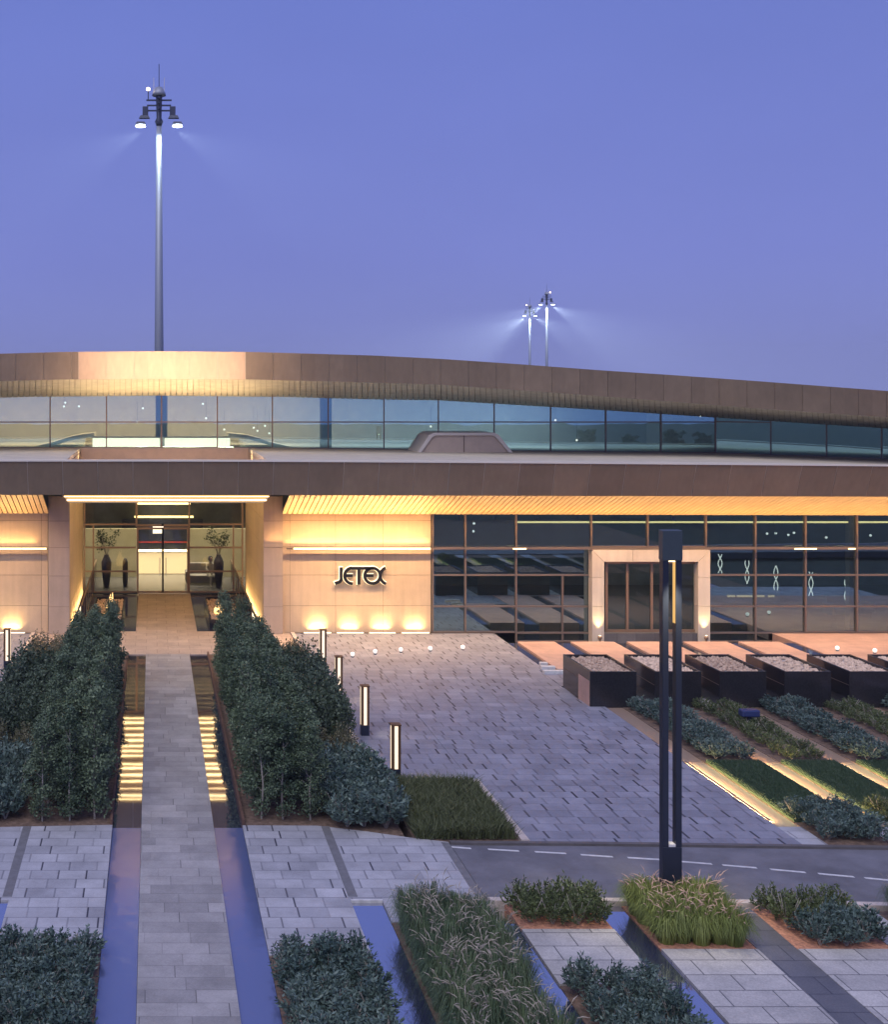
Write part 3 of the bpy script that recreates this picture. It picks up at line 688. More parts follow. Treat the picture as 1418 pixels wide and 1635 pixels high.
def uedge(px, T_, lean):
    _, D = gpt(px); D = D-4.5-lean; return gx(px, D), D, gz(table(T_, mir(px)), D)
mulls = [-450, -362, -273, -185, -96, -8, 80, 170, 258, 347, 435, 524, 613, 700, 789, 879, 967, 1055, 1143, 1231, 1320, 1408, 1500, 1590, 1680]
for i, (a, b) in enumerate(zip(mulls, mulls[1:])):
    x0, D0 = gpt(a); x1, D1 = gpt(b); zb0 = zt((x0+x1)/2)-.02
    ztop = max(glass_top(a)[2], glass_top(b)[2])+.12
    lv = [gz(674, (D0+D1)/2)] if b < 1240 and a > -700 else []
    bay(T, (x0, D0), (x1, D1), zb0, ztop, lv, M['glass_up'], M['frame'], .05, dep=.06)
# upper columns
for px in (258, 524):
    x, D = gpt(px); MB().lathe([(.26, zt(x)-.1), (.26, 9.2)], 20, (x, D+.75, 0)).build('column', M['hall_col'], T, True)
# upper fascia
def fasc(px0, px1, m, nm, inset=.0):
    mb = MB(); p = px0
    while p < px1-1:
        q = min(p+44.5, px1)
        n = 2
        for i in range(n):
            a = lerp(p, q, i/n)+(.35 if i == 0 else 0); b = lerp(p, q, (i+1)/n)-(.35 if i == n-1 else 0)
            B0, B1, T0, T1 = uedge(a, TU, 0), uedge(b, TU, 0), uedge(a, TT, .35), uedge(b, TT, .35)
            mb.hexa([B0, B1, (B1[0], B1[1]+.06, B1[2]), (B0[0], B0[1]+.06, B0[2]), T0, T1, (T1[0], T1[1]+.06, T1[2]), (T0[0], T0[1]+.06, T0[2])])
        p = q
    return mb.build(nm, m, T)
uf = fasc(-420, 125, M['bronze2'], 'roof_fascia'); 
fasc(125, 392, M['lit_fascia'], 'lit_fascia_panel'); fasc(392, 1690, M['bronze2'], 'roof_fascia')
def ribbon(pxs, fa, fb, m, nm, parent=T):
    mb = MB()
    for a, b in zip(pxs, pxs[1:]): mb.quad(fa(a), fa(b), fb(b), fb(a))
    return mb.build(nm, m, parent)
pxs = list(range(-420, 1700, 5))
ribbon(pxs, lambda p: (lambda q: (q[0], q[1]+.035, q[2]+.01))(uedge(p, TU, 0)), lambda p: (lambda q: (q[0], q[1]+.035, q[2]-.01))(uedge(p, TT, .35)), M['seam'], 'fascia_seam')
ribbon(pxs, lambda p: (lambda q: (q[0], q[1]+.03, q[2]-.005))(uedge(p, TT, .35)), lambda p: (lambda q: (q[0]*1.4, q[1]+26, q[2]-.6))(uedge(p, TT, .35)), M['roofing'], 'upper_roof')
sm = MB(); p = -420
while p < 1690:
    q = p+8.1
    A, B = uedge(p, TU, 0), uedge(q, TU, 0); C, D_ = glass_top(q), glass_top(p)
    up = .02
    sm.hexa([(A[0], A[1]+.07, A[2]-.005), (B[0], B[1]+.07, B[2]-.005), (C[0], C[1]-.02, C[2]), (D_[0], D_[1]-.02, D_[2]),
             (A[0], A[1]+.07, A[2]+up), (B[0], B[1]+.07, B[2]+up), (C[0], C[1]-.02, C[2]+up+.01), (D_[0], D_[1]-.02, D_[2]+up+.01)])
    p += 9.0
us = sm.build('upper_soffit', M['uslat'], T)
ribbon(pxs, lambda p: (lambda q: (q[0], q[1]+.07, q[2]+.04))(uedge(p, TU, 0)), lambda p: (lambda q: (q[0], q[1]+1.0, q[2]+.05))(glass_top(p)), M['ugap'], 'soffit_backing', us)
# upper hall interior
uh = MB()
ribbon(pxs, lambda p: (lambda q: (q[0], q[1]+7.5, 6.3))(glass_top(p)), lambda p: (lambda q: (q[0], q[1]+7.5, q[2]+1.25))(glass_top(p)), M['hall'], 'hall_wall')
ribbon(pxs, lambda p: (lambda q: (q[0], q[1]+.3, q[2]+.13))(glass_top(p)), lambda p: (lambda q: (q[0], q[1]+7.6, q[2]+1.3))(glass_top(p)), M['int_ceiling'], 'hall_ceiling')
box('hall_floor', XL, XR, 55.2, 70, 5.95, 6.30, M['int_floor'], T)
area('hall_light', (-1.5, 57.5, 8.7), 16, 3, 760, (1, .74, .42), (R(25), 0, 0))
area('hall_light', (12, 57, 8.3), 14, 3, 330, (.55, .80, 1), (R(25), 0, 0))
for a, b in ((148, 255), (263, 367)):
    x0, x1 = gx(a, 54.9), gx(b, 54.9)
    o = box('light_box', x0, x1, 54.75, 55.1, 6.52, 6.93, M['boxlight'], T)
    box('light_box_rim', x0-.04, x1+.04, 54.72, 55.13, 6.935, 6.99, M['frame_gold'], o)
def band(pts, D, nm):
    mb = MB()
    for (a, b), (c, d) in zip(pts, pts[1:]):
        x0, z0, x1, z1 = gx(a, D), gz(b, D), gx(c, D), gz(d, D)
        mb.hexa([(x0, D, z0-.17), (x1, D, z1-.17), (x1, D+2.0, z1-.17), (x0, D+2.0, z0-.17), (x0, D, z0), (x1, D, z1), (x1, D+2.0, z1), (x0, D+2.0, z0)])
    return mb.build(nm, M['coping'], T)
band([(50, 714), (85, 706), (110, 698), (130, 694), (150, 692)], 55.3, 'curved_soffit_edge')
band([(365, 692), (395, 695), (415, 700), (432, 706), (465, 714)], 55.3, 'curved_soffit_edge')
area('recess_light', (X0, 46.5, 6.15), 6.5, .15, 110, (1, .62, .38), (R(90), 0, 0), 170)
# recess uplight on the fascia above
area('fascia_uplight', (X0, 45.6, 6.0), 6.0, .3, 120, (1, .70, .45), (R(180-38+0), 0, 0), 70)
area('fascia_uplight', (X0, 52.2, 6.0), 9.0, .5, 190, (1, .74, .40), (R(180+8), 0, 0), 120)
# rooftop skylight housing
sk = thing('skylight', 'trapezoid skylight housing with pale rim standing on the canopy roof', 'skylight', (0, 0, 0))
def trap(px, inset, y0, y1, base):
    D = 51.3; z = zt(13)
    P = [(gx(a, D), gz(b, D)) for a, b in px]; return P
outer = trap([(665.6, 722.6), (818, 722.6), (795, 694), (788, 691), (692, 691), (684, 695)], 0, 0, 0, 0)
inner = trap([(671.5, 722.4), (812, 722.4), (790, 697), (785, 695.2), (695, 695.2), (689, 698.5)], 0, 0, 0, 0)
n = len(outer); mb = MB(); y0, y1 = 51.2, 53.2
for ring, y in ((outer, y0), (inner, y0), (inner, y0+.12), (outer, y1)):
    for p in ring: mb.v.append((p[0], y, p[1]))
for i in range(n):
    if i == 0: continue
    j = (i+1) % n
    mb.f += [(i, j, n+j, n+i), (n+i, n+j, 2*n+j, 2*n+i), (3*n+i, 3*n+j, j, i)]
mb.build('rim', M['coping'], sk)
mb = MB(); 
mb.v += [(p[0], y0+.11, p[1]) for p in inner]; mb.f.append(tuple(range(n))); mb.build('front_panel', M['recess'], sk)
xc = gx(741, 51.3); box('panel_joint', xc-.012, xc+.012, y0+.09, y0+.108, outer[0][1]+.01, inner[3][1]-.01, M['gap'], sk)

# interior of ground floor (right)
def room(x0, x1, y0, y1, z1, wm, fm, cm, nm):
    MB().quad((x0, y1, 0), (x1, y1, 0), (x1, y1, z1), (x0, y1, z1)).build(nm+'_back_wall', wm, T)
    mb = MB(); mb.quad((x0, y0, 0), (x0, y1, 0), (x0, y1, z1), (x0, y0, z1)); mb.quad((x1, y1, 0), (x1, y0, 0), (x1, y0, z1), (x1, y1, z1)); mb.build(nm+'_side_wall', wm, T)
    MB().quad((x0, y0, .02), (x1, y0, .02), (x1, y1, .02), (x0, y1, .02)).build(nm+'_floor', fm, T)
    MB().quad((x0, y0, z1), (x1, y0, z1), (x1, y1, z1), (x0, y1, z1)).build(nm+'_ceiling', cm, T)
room(10.4, 41, 46.9, 58, 4.55, M['int_dark'], M['int_floor'], M['int_dark'], 'lounge')
for a, b in ((824, 944), (944, 1034), (1034, 1127), (1127, 1206), (1206, 1286), (1286, 1357), (1368, 1452), (1452, 1600)):
    box('ceiling_light', gx(a, 47)+.06, gx(b, 47)-.06, 47.0, 47.06, 4.04, 4.10, M['gold'], T)
area('lounge_light', (15.5, 50.5, 4.3), 9, 3, 190, (.8, .92, 1)); area('lounge_light', (28, 51, 4.3), 12, 3, 110, (.7, .9, 1)); area('lounge_light', (18.4, 52, 4.3), 3, 2, 60, (1, .75, .45))
box('interior_column', gx(1357, 47.4), gx(1367, 47.4), 47.4, 47.7, .02, 4.5, M['stone_grey'], T)
room(-7, 8, 55.9, 65.5, 5.4, M['int_dark'], M['int_floor'], M['int_ceiling'], 'lobby')
for a, b in ((-7, -.75), (1.65, 8)): MB().box(a, b, 60.5, 60.6, .02, 2.35).build('screen_wall', M['int_warm'], T)
box('lobby_panel', -1.6, 2.6, 65.2, 65.4, 1.2, 2.3, M['navy'], T)
box('lobby_trim', -1.6, 2.6, 65.1, 65.19, 1.1, 1.17, M['red'], T)
box('lobby_sign_light', -.95, 2.1, 64.9, 64.98, 2.42, 2.52, M['gold'], T)
box('ceiling_light', -.8, 1.8, 60, 60.5, 3.55, 3.6, M['gold'], T)
area('lobby_light', (.5, 60, 5.0), 10, 5, 520, (1, .84, .6), (0, 0, 0), 100); area('lobby_light', (.5, 62.5, 3.4), 3, 2, 220, (1, .80, .5), (0, 0, 0), 110)
dk = thing('reception_desk', 'glowing cream reception desk seen through the main doors', 'desk', (.5, 61.8, 0))
MB().box(-1.5, 1.5, -.4, .4, .05, 1.05).build('counter', mat('onyx_counter', (.8, .68, .48), .4, emit=(1, .75, .4), es=.9), dk)
MB().box(-1.6, 1.6, -.5, .45, 1.06, 1.12).build('counter_top', M['coping'], dk)
box_s = box('wall_screen', .0, .55, 65.0, 65.08, 1.6, 1.95, emis('screen_glow', (1, .9, .7), 1.5), T)

# ---- signage
sg = thing('wall_sign', 'black halo lit lettering JETEX on the stone wall', 'sign', (0, DW-.10, 0))
zscale = 46.5/2000/5.672
def sgp(px, py): return (gx(450+px/5.672, 46.5), gz(800+py/5.672, 46.5))
def arc(cx, cy, r, a0, a1, n=14):
    return [(cx+r*math.cos(R(lerp(a0, a1, i/n))), cy+r*math.sin(R(lerp(a0, a1, i/n)))) for i in range(n+1)]
def stroke(pts, w, name, y0=-.05, y1=.0, mat_=None, grow=0, mb=None):
    P = [Vector(sgp(*p)) for p in pts]; mb = mb or MB(); hw = w*zscale/2+grow
    n0 = len(mb.v)
    for i, p in enumerate(P):
        a = P[max(i-1, 0)]; b = P[min(i+1, len(P)-1)]; d = (b-a).normalized(); q = Vector((-d.y, d.x))
        e_ = p
        if grow and i == 0: e_ = p-d*grow
        if grow and i == len(P)-1: e_ = p+d*grow
        for s, y in ((1, y0), (-1, y0), (-1, y1), (1, y1)):
            mb.v.append((e_.x+q.x*hw*s, y, e_.y+q.y*hw*s))
    for i in range(len(P)-1):
        k = n0+4*i
        for j in range(4): mb.f.append((k+j, k+(j+1) % 4, k+4+(j+1) % 4, k+4+j))
    mb.f.append((n0, n0+1, n0+2, n0+3)); k = n0+4*(len(P)-1); mb.f.append((k+3, k+2, k+1, k))
    return mb
letters = {
 'letter_j': [[(536, 598), (536, 690)]+arc(500, 700, 37, 0, 90)[1:]+[(480, 745)]],
 'letter_e': [arc(640, 675, 72, 265, 90), [(572, 674), (640, 674)]],
 'letter_t': [[(625, 607), (830, 607)], [(697, 612), (697, 755)]],
 'letter_e_': [arc(820, 675, 70, 255, 60), [(752, 674), (828, 674)]],
 'letter_x': [arc(820, 675, 70, -95, 62), arc(968, 675, 78, 248, 112)]}
for nm, strokes in letters.items():
    mb = MB(); hb = MB()
    for i, st in enumerate(strokes): stroke(st, 27, nm, -.06-.003*i, .0+.002*i, mb=mb)
    for i, st in enumerate(strokes): stroke(st, 27, nm, .062+.003*i, .080-.002*i, grow=.022, mb=hb)
    o = mb.build('letter', M['sign'], sg); hb.build('halo', M['halo'], o)

# ================================================================== THINGS
# planters with pebbles
def pebbles(x0, x1, y0, y1, z, n, seed, r=.05):
    rnd = random.Random(seed); mb = MB()
    for _ in range(n):
        c = Vector((rnd.uniform(x0, x1), rnd.uniform(y0, y1), z)); a = [r*rnd.uniform(.6, 1.5) for _ in range(3)]; n0 = len(mb.v)
        for d in ((1,0,0),(0,1,0),(-1,0,0),(0,-1,0),(0,0,1),(0,0,-1)): mb.v.append((c.x+d[0]*a[0], c.y+d[1]*a[1], c.z+d[2]*a[2]*.8))
        for f in ((0,1,4),(1,2,4),(2,3,4),(3,0,4),(1,0,5),(2,1,5),(3,2,5),(0,3,5)): mb.f.append(tuple(n0+i for i in f))
    return mb
pos = ['leftmost', 'second from left', 'third from left', 'fourth from left', 'fifth from left', 'sixth from left']
for k in range(6):
    p = thing('planter', 'black polished granite planter filled with pebbles, %s in the row' % pos[k], 'planter', (12.47+1.85*k, 35.72, 0), 0, 'black granite planters')
    w, d, h, t2 = 1.33, 2.35, 1.0, .06
    mb = MB().box(0, t2, 0, d, -.1, h).box(w-t2, w, 0, d, -.1, h).box(t2+.001, w-t2-.001, .001, t2, -.1, h-.002).box(t2+.001, w-t2-.001, d-t2, d-.001, -.1, h-.002)
    mb.build('trough', M['granite'], p, bevel=.006)
    MB().box(t2, w-t2, t2, d-t2, .3, h-.10).build('gravel_bed', M['kerb'], p)
    pebbles(t2+.04, w-t2-.04, t2+.04, d-t2-.04, h-.07, 420, k, .05).build('pebbles', M['pebble'], p)
    if k == 0: MB().box(-.012, -.003, .03, .95, -.05, .72).build('side_panel', M['pink'], p)
    MB().box(-.006, -.001, 1.0 if k == 0 else .03, d-.02, .60, .612).build('joint', M['gap'], p)
# fire troughs in the entrance ponds
M['flame'] = emis('flame', (1, .58, .16), 1.8)
for s, (a, b) in (('left', (-2.40, -1.16)), ('right', (2.16, 3.40))):
    p = thing('fire_trough', 'black pebble filled fire trough in the pond %s of the entrance walk' % s, 'fire trough', (0, 0, 0), 0, 'entrance fire troughs')
    MB().box(a, a+.05, 47.7, 52.6, -.05, .30).box(b-.05, b, 47.7, 52.6, -.05, .30).box(a+.051, b-.051, 47.7, 47.76, -.05, .298).box(a+.051, b-.051, 52.5, 52.6, -.05, .36).build('trough', M['granite'], p)
    pebbles(a+.1, b-.1, 47.8, 52.45, .25, 700, 5, .06).build('pebbles', M['pebble'], p)
    xf = -1.66 if s == 'left' else 2.56
    h = 1.05 if s == 'left' else .62
    mb = MB(); rnd = random.Random(8)
    for q in range(5):
        ox, oy, hh = rnd.uniform(-.14, .14), rnd.uniform(-.1, .1), h*rnd.uniform(.55, 1)
        mb.tube([(xf+ox, 49+oy, .25), (xf+ox*1.3+.03, 49+oy, .25+hh*.3), (xf+ox*.8-.04, 49+oy, .25+hh*.6), (xf+ox*.5+.02, 49+oy, .25+hh)], [.05, .085, .05, .006], 8)
    mb.build('flame', M['flame'], p, True)
# bollards
def make_bollard():
    b = thing('bollard', '', 'bollard light', (0, 0, 0), 0, 'lit bollards beside the plaza')
    MB().box(-.105, .105, -.105, .105, -.02, .27).build('base', M['lamp_black'], b, bevel=.008)
    mb = MB()
    for sx_ in (-1, 1):
        for sy_ in (-1, 1):
            mb.box(min(sx_*.105, sx_*.042), max(sx_*.105, sx_*.042), min(sy_*.105, sy_*.042), max(sy_*.105, sy_*.042), .272, 1.27)
    mb.box(-.115, .115, -.115, .115, 1.272, 1.30)
    mb.build('column', mat('bollard_bronze', (.16, .085, .04), .5, metal=.3), b)
    for nm, q in (('light_slot', (-.0415, .0415, -.098, -.090)), ('light_slot', (-.041, .041, .090, .098)), ('light_slot', (-.110, -.088, -.036, .036)), ('light_slot', (.088, .112, -.041, .041))):
        MB().box(*q, .275, 1.27).build(nm, BL, b)
    for sx_ in (-1, 1): spot('slot_glow', (sx_*.14, 0, .75), 15, (1, .80, .55), 95, (0, R(-48*sx_), 0), b, 1.0, .03)
    return b
BL = emis('bollard_light', (1, .74, .42), .95)
b0 = make_bollard(); reg(b0)
bl_ = [(5.5, 40.5, 'lit bollard nearest the stone wall right of the hedge'), (5.40, 36.4, 'lit bollard with the yellow bag at its foot'), (5.55, 32.8, 'third lit bollard from the building, right of the hedge'), (5.62, 29.0, 'nearest lit bollard, beside the low green bed'), (-4.72, 40.6, 'lit bollard at the left picture edge'), (-4.72, 36.4, 'lit bollard beyond the left picture edge')]
for i, (x, y, lab) in enumerate(bl_):
    o = b0 if i == 0 else copy_tree(b0)
    o.location = (x, y, 0); o['label'] = lab
yb = thing('bag', 'small yellow bag with a dark top slumped by the second bollard', 'bag', (5.25, 36.1, 0))
MB().lathe([(.07, 0), (.11, .12), (.12, .3), (.09, .48), (.04, .56)], 12).build('sack', mat('yellow_sack', (.55, .26, .03), .7, var=.3, vscale=10), yb, True)
MB().lathe([(.045, .56), (.07, .66), (.05, .78), (.0, .8)], 10).build('tie', M['vase'], yb, True)
# globe ground lights
for i, (px, py) in enumerate(((563, 1046), (599, 1041.5), (640, 1038.5), (687, 1036.5), (739, 1034.5), (1337, 1036), (1397, 1040), (496, 1052))):
    D = gd(py+3)
    gl_ = thing('globe_light', '%s small white globe light on the paving %s' % (('first', 'second', 'third', 'fourth', 'fifth', 'left', 'right', 'lone')[i], 'in front of the stone wall' if i < 5 else ('at the far right of the planters' if i < 7 else 'beside the kerb by the hedge')), 'light', (gx(px, D), D, 0), 0, 'small globe lights')
    MB().lathe([(.05, 0), (.05, .03), (.03, .032)], 12).build('base', M['steel_dark'], gl_)
    MB().lathe([(.03, .03), (.06, .06), (.075, .10), (.065, .145), (.03, .17), (.0, .175)], 16).build('globe', M['globe'], gl_, True)
# small fixtures by the first strip
for i, (px, py) in enumerate(((868, 1062), (874, 1068), (882, 1075))):
    D = gd(py); o = thing('floor_fixture', ('rear', 'middle', 'front')[i]+' white slab step by the dark rill beside the first planter', 'step', (gx(px, D), D, 0), 0, 'white slabs by the rill')
    MB().box(-.12-.08*i, .12+.12*i, -.09, .09, -.02, .10).build('slab', M['paint'], o, bevel=.01)
# flood box in the planting
fb = thing('floodlight', 'small dark blue floodlight box among the olive shrubs', 'floodlight', (16.0, 33.6, 0))
MB().box(-.24, .24, -.13, .13, .28, .46).build('housing', mat('blue_housing', (.03, .045, .14), .4), fb, bevel=.03)
MB().box(-.04, .04, -.04, .04, -.02, .278).build('post', M['steel_dark'], fb)
# garden lamp post
lp = thing('lamp_post', 'tall dark twin post garden lamp rising from the lime grass clump', 'street lamp', (8.93, 21.6, 0))
MB().box(-.165, .165, -.08, .08, -.02, 1.16).build('base', M['lamp_black'], lp, bevel=.008)
for s_ in (-1, 1):
    MB().box(min(s_*.165, s_*.062), max(s_*.165, s_*.062), -.075, .075, 1.162, 6.08).build('post', M['lamp_black'], lp, bevel=.006)
MB().box(-.172, .172, -.09, .09, 6.082, 6.60).build('head', mat('lamp_head_metal', (.055, .075, .09), .45, metal=.2), lp, bevel=.008)
MB().box(-.058, .058, -.07, .07, 1.165, 1.21).build('lower_light', M['paint'], lp)
MB().box(-.061, -.057, -.05, .05, 5.3, 6.08).box(.057, .061, -.05, .05, 5.0, 6.08).build('light_strip', emis('lamp_strip', (1, .58, .18), .8, 0), lp)
MB().box(-.052, .052, -.06, .06, 6.06, 6.081).build('light_panel', emis('lamp_panel', (1, .8, .45), 3), lp)
spot('lamp_beam', (0, -.30, 6.05), 520, (1, .86, .55), 52, (R(5), 0, 0), lp, .9)
# masts
def make_mast(x, y, H, label, k=1.0, light=1.0, flip=1, fb=1.0):
    m = thing('floodlight_mast', label, 'floodlight mast', (x, y, 0), 0, 'apron floodlight masts')
    MB().lathe([(.42, 0), (.30, H*.45), (.17, H-.9)], 16).build('pole', M['steel'], m, True)
    MB().lathe([(.20, H-3.0), (.33, H-2.6), (.20, H-2.3), (.24, H-.6), (.3, H-.4)], 14).build('head_core', M['steel_dark'], m, True)
    MB().lathe([(.55, H-.35), (.50, H-.1), (.28, H+.35), (.0, H+.36)], 16).build('cap', M['steel'], m, True)
    MB().tube([(0, 0, H+.3), (0, 0, H+2.4)], .03, 6).build('antenna', M['steel_dark'], m)
    for s in (-1, 1): MB().tube([(s*.4, 0, H+.1), (s*.42, 0, H+1.2)], .018, 6).build('antenna', M['coping'], m)
    for z, w in ((H-.75, 1.0), (H-1.2, .95), (H-1.65, .95)): MB().box(-w, w, -.06, .06, z-.06, z+.06).box(-.06, .06, -w, w, z-.061, z+.061).build('cross_arm', M['steel_dark'], m)
    for s in (-1, 1):
        MB().box(min(s*.85, s*1.3), max(s*.85, s*1.3), -.14, .14, H-2.1, H-1.3).build('ballast_box', M['steel_dark'], m, bevel=.03)
        for (dx, dz) in ((1.15, -2.35), (1.45, -2.9)):
            f = MB().hexa([(s*dx-.42, -.3, H+dz), (s*dx+.42, -.3, H+dz), (s*dx+.42, .3, H+dz+.05), (s*dx-.42, .3, H+dz+.05), (s*dx-.3, -.2, H+dz+.26), (s*dx+.3, -.2, H+dz+.26), (s*dx+.3, .2, H+dz+.26), (s*dx-.3, .2, H+dz+.26)]).build('floodlight', M['steel_dark'], m)
            if dz < -2.5: MB().lathe([(.40, 0), (.36, .12), (0, .13)], 14, (s*dx, -.05, H+dz-.14)).build('lens', M['cool'], f)
    MB().tube([(-.85*flip, 0, H-.75), (-.85*flip, 0, H+.1)], .04, 6).build('beacon_arm', M['steel_dark'], m)
    MB().lathe([(.0, -.16), (.12, -.1), (.16, 0), (.12, .1), (0, .16)], 12, (-.85*flip, 0, H+.22)).build('beacon', M['beacon'], m, True)
    bpy.context.view_layer.update()
    def squash(o):
        for v in o.data.vertices:
            v.co.z = H+(v.co.z-H)*.80+.15; v.co.x *= .88
    done = set()
    for o in S.objects:
        if o.type != 'MESH' or o.name.startswith('pole') or o.data.name in done: continue
        p_ = o.parent
        if p_ == m or (p_ and p_.parent == m): squash(o); done.add(o.data.name)
    for s in (-1, 1):
        spot('pole_wash', (s*.55, -.8, H-2.3), 420*light, (.75, .9, 1), 70, (R(20), R(14*s), 0), m, 1.0)
        spot('flood_beam', (s*1.3, -.3, H-2.75), 30000*fb, (.72, .86, 1), 55, (R(-8), R(-62*s), 0), m, .8, .2)
    return m
make_mast(.43, 87, 29.6, 'tall floodlight mast standing behind the roof above the entrance')
make_mast(gx(873, 262), 262, 29.2, 'far floodlight mast, right of the distant pair', light=6, flip=-1, fb=9)
make_mast(gx(846, 292), 292, 28.6, 'far floodlight mast, left of the distant pair', light=3, fb=7)

# pendants in the lounge
ORDG = 'second|first|third|fifth|fourth|sixth|seventh|ninth|tenth|eleventh|twelfth|eighth|fourteenth|fifteenth|sixteenth|thirteenth'.split('|')
PL = emis('pendant_light', (1, .92, .78), 2.2)
for i, (px, y0, y1) in enumerate(((1150, 885, 915), (1193, 895, 932), (1239, 903, 942), (1295, 913, 951), (1352, 926, 964))):
    D = 50.0-i*.35; x = gx(px, D); z1, z0 = gz(y0, D), gz(y1, D)
    p = thing('pendant_lamp', ('first', 'second', 'third', 'fourth', 'fifth')[i]+' twisted white glass pendant from the left in the lounge window', 'pendant lamp', (x, D, 0), 0, 'twisted pendant lamps')
    MB().tube([(0, 0, z1), (0, 0, 4.5)], .008, 5).build('cord', M['steel_dark'], p)
    for s in (-1, 1):
        MB().tube([(s*.075*math.cos(q*.55+i), s*.06*math.sin(q*.55+i), lerp(z0, z1, q/10)) for q in range(11)], .017, 6).build('glass_strand', PL, p, True)
for i, (px, py) in enumerate(((1225, 852), (1241, 852), (1263, 855), (1274, 852), (1328, 860), (762, 838), (762, 851), (1406, 858))):
    D = 50.5; x = gx(px, D)
    MB().lathe([(.05, 0), (.05, -.03), (0, -.031)], 10, (x, D+.1*i, 4.545)).build('downlight', PL, T)
    MB().tube([(x, D+.1*i, 4.5), (x, D+.1*i, gz(py, D)+.05)], .006, 4).build('downlight_cord', M['steel_dark'], T)
    MB().lathe([(.0, -.05), (.04, -.03), (.05, 0), (.04, .03), (0, .05)], 10, (x, D+.1*i, gz(py, D))).build('downlight_globe', PL, T, True)
for i, (px, py) in enumerate(((104, 643), (102, 649), (126, 649), (228, 652), (219, 674), (324, 645), (329, 668), (405, 683), (411, 688), (423, 680), (430, 692), (358, 686), (887, 671), (921, 703), (1118, 664), (688, 681))):
    x0_, D0_ = gpt(px); D = D0_+1.6+.12*(i % 4); x = gx(px, D); z = gz(py, D)
    p = thing('ceiling_globe', 'tiny %s globe lamp hanging behind the upper glazing, %s counting from the left' % ('warm', (ORDG[i])), 'pendant lamp', (x, D, 0), 0, 'tiny globe lamps in the upper hall')
    MB().tube([(0, 0, z+.03), (0, 0, z+.9)], .006, 4).build('cord', M['steel_dark'], p)
    MB().lathe([(.0, -.05), (.035, -.035), (.05, 0), (.035, .035), (0, .05)], 10, (0, 0, z)).build('globe', PL, p, True)
# lounge furniture
c = thing('bar_counter', 'low dark bar counter with a warm lit front in the lounge window', 'counter', (0, 0, 0))
MB().box(gx(1120, 53), gx(1245, 53), 53, 53.7, .02, 1.0).build('counter', M['int_dark'], c)
for a, b in ((1163, 1175), (1178, 1203), (1206, 1222), (1228, 1238)): MB().box(gx(a, 52.9), gx(b, 52.9), 52.96, 52.99, .28, .36).build('light_strip', M['gold_soft'], c)
for i, (x, y) in enumerate(((gx(1340, 49.5), 49.5), (gx(1380, 49.5), 49.8), (gx(1310, 51), 51.2))):
    ch = thing('armchair', ('nearest pale armchair behind the lounge glass', 'pale armchair behind the right end of the lounge glass', 'pale armchair deeper in the lounge')[i], 'armchair', (x, y, .02), .5*i, 'lounge armchairs')
    MB().box(-.38, .38, -.35, .35, .18, .42).build('seat', M['cushion'], ch, bevel=.05)
    MB().box(-.38, .38, .22, .38, .421, .85).build('backrest', M['cushion'], ch, bevel=.05)
    for s in (-1, 1): MB().box(min(s*.38, s*.5), max(s*.38, s*.5), -.35, .38, .15, .6).build('armrest', M['cushion'], ch, bevel=.04)
    for sx_ in (-.3, .3):
        for sy_ in (-.28, .28): MB().lathe([(.02, 0), (.025, .18)], 8, (sx_, sy_, 0)).build('leg', M['steel_dark'], ch)
# lobby: vases with branches, sofa, person
def leafy(n, c, r, h, ll, lw, rnd, mb, up=.3):
    for _ in range(n):
        d = Vector((rnd.gauss(0, 1), rnd.gauss(0, 1), rnd.gauss(0, 1))).normalized()*rnd.random()**.4
        add_leaf(mb, Vector((c[0]+d.x*r, c[1]+d.y*r, c[2]+d.z*h)), ll*rnd.uniform(.6, 1.2), lw, rnd, up)
def add_leaf(mb, p, l, w, rnd, up=.3, dirv=None):
    d = dirv or Vector((rnd.gauss(0, 1), rnd.gauss(0, 1), rnd.gauss(up, .8)))
    if d.length < .01: d = Vector((0, 0, 1))
    d = d.normalized(); s = d.cross(Vector((rnd.gauss(0, 1), rnd.gauss(0, 1), rnd.gauss(0, 1)))).normalized()
    n0 = len(mb.v)
    mb.v += [tuple(p), tuple(p+d*l*.45+s*w), tuple(p+d*l), tuple(p+d*l*.45-s*w)]; mb.f.append((n0, n0+1, n0+2, n0+3))
for s, px, lab in ((0, 170, 'tall grey vase of leafy branches left inside the entrance glass'), (1, 349, 'tall grey vase of leafy branches right inside the entrance glass')):
    v = thing('vase', lab, 'vase', (gx(px, 57.2), 57.2, .02), 0, 'entrance vases')
    MB().lathe([(.12, 0), (.16, .3), (.22, .85), (.24, 1.15), (.16, 1.35), (.10, 1.45), (.13, 1.5)], 18).build('vase_body', M['vase'], v, True)
    rnd = random.Random(s); mb = MB(); st = MB()
    for q in range(9):
        a = rnd.uniform(0, 6.28); tip = (math.cos(a)*rnd.uniform(.2, .6), math.sin(a)*.4, rnd.uniform(1.9, 2.5)); st.tube([(0, 0, 1.4), (tip[0]*.4, tip[1]*.4, 1.8), tip], [.012, .01, .004], 5)
        leafy(45, tip, .25, .25, .12, .028, rnd, mb)
    st.build('branches', M['bark'], v); mb.build('foliage', M['leaf_olive'], v)
v = thing('urn', 'slim grey floor urn behind the left entrance glass', 'urn', (gx(200, 57.4), 57.4, .02))
MB().lathe([(.10, 0), (.12, .3), (.13, .95), (.12, 1.15), (.07, 1.3), (.0, 1.32)], 16).build('body', M['vase'], v, True)
sf = thing('sofa', 'grey sofa behind the right entrance glass', 'sofa', (gx(325, 58.3), 58.3, .02))
MB().box(-.7, .7, -.4, .4, .1, .45).build('seat', M['cushion'], sf, bevel=.04); MB().box(-.7, .7, .25, .42, .451, .95).build('backrest', M['cushion'], sf, bevel=.04)
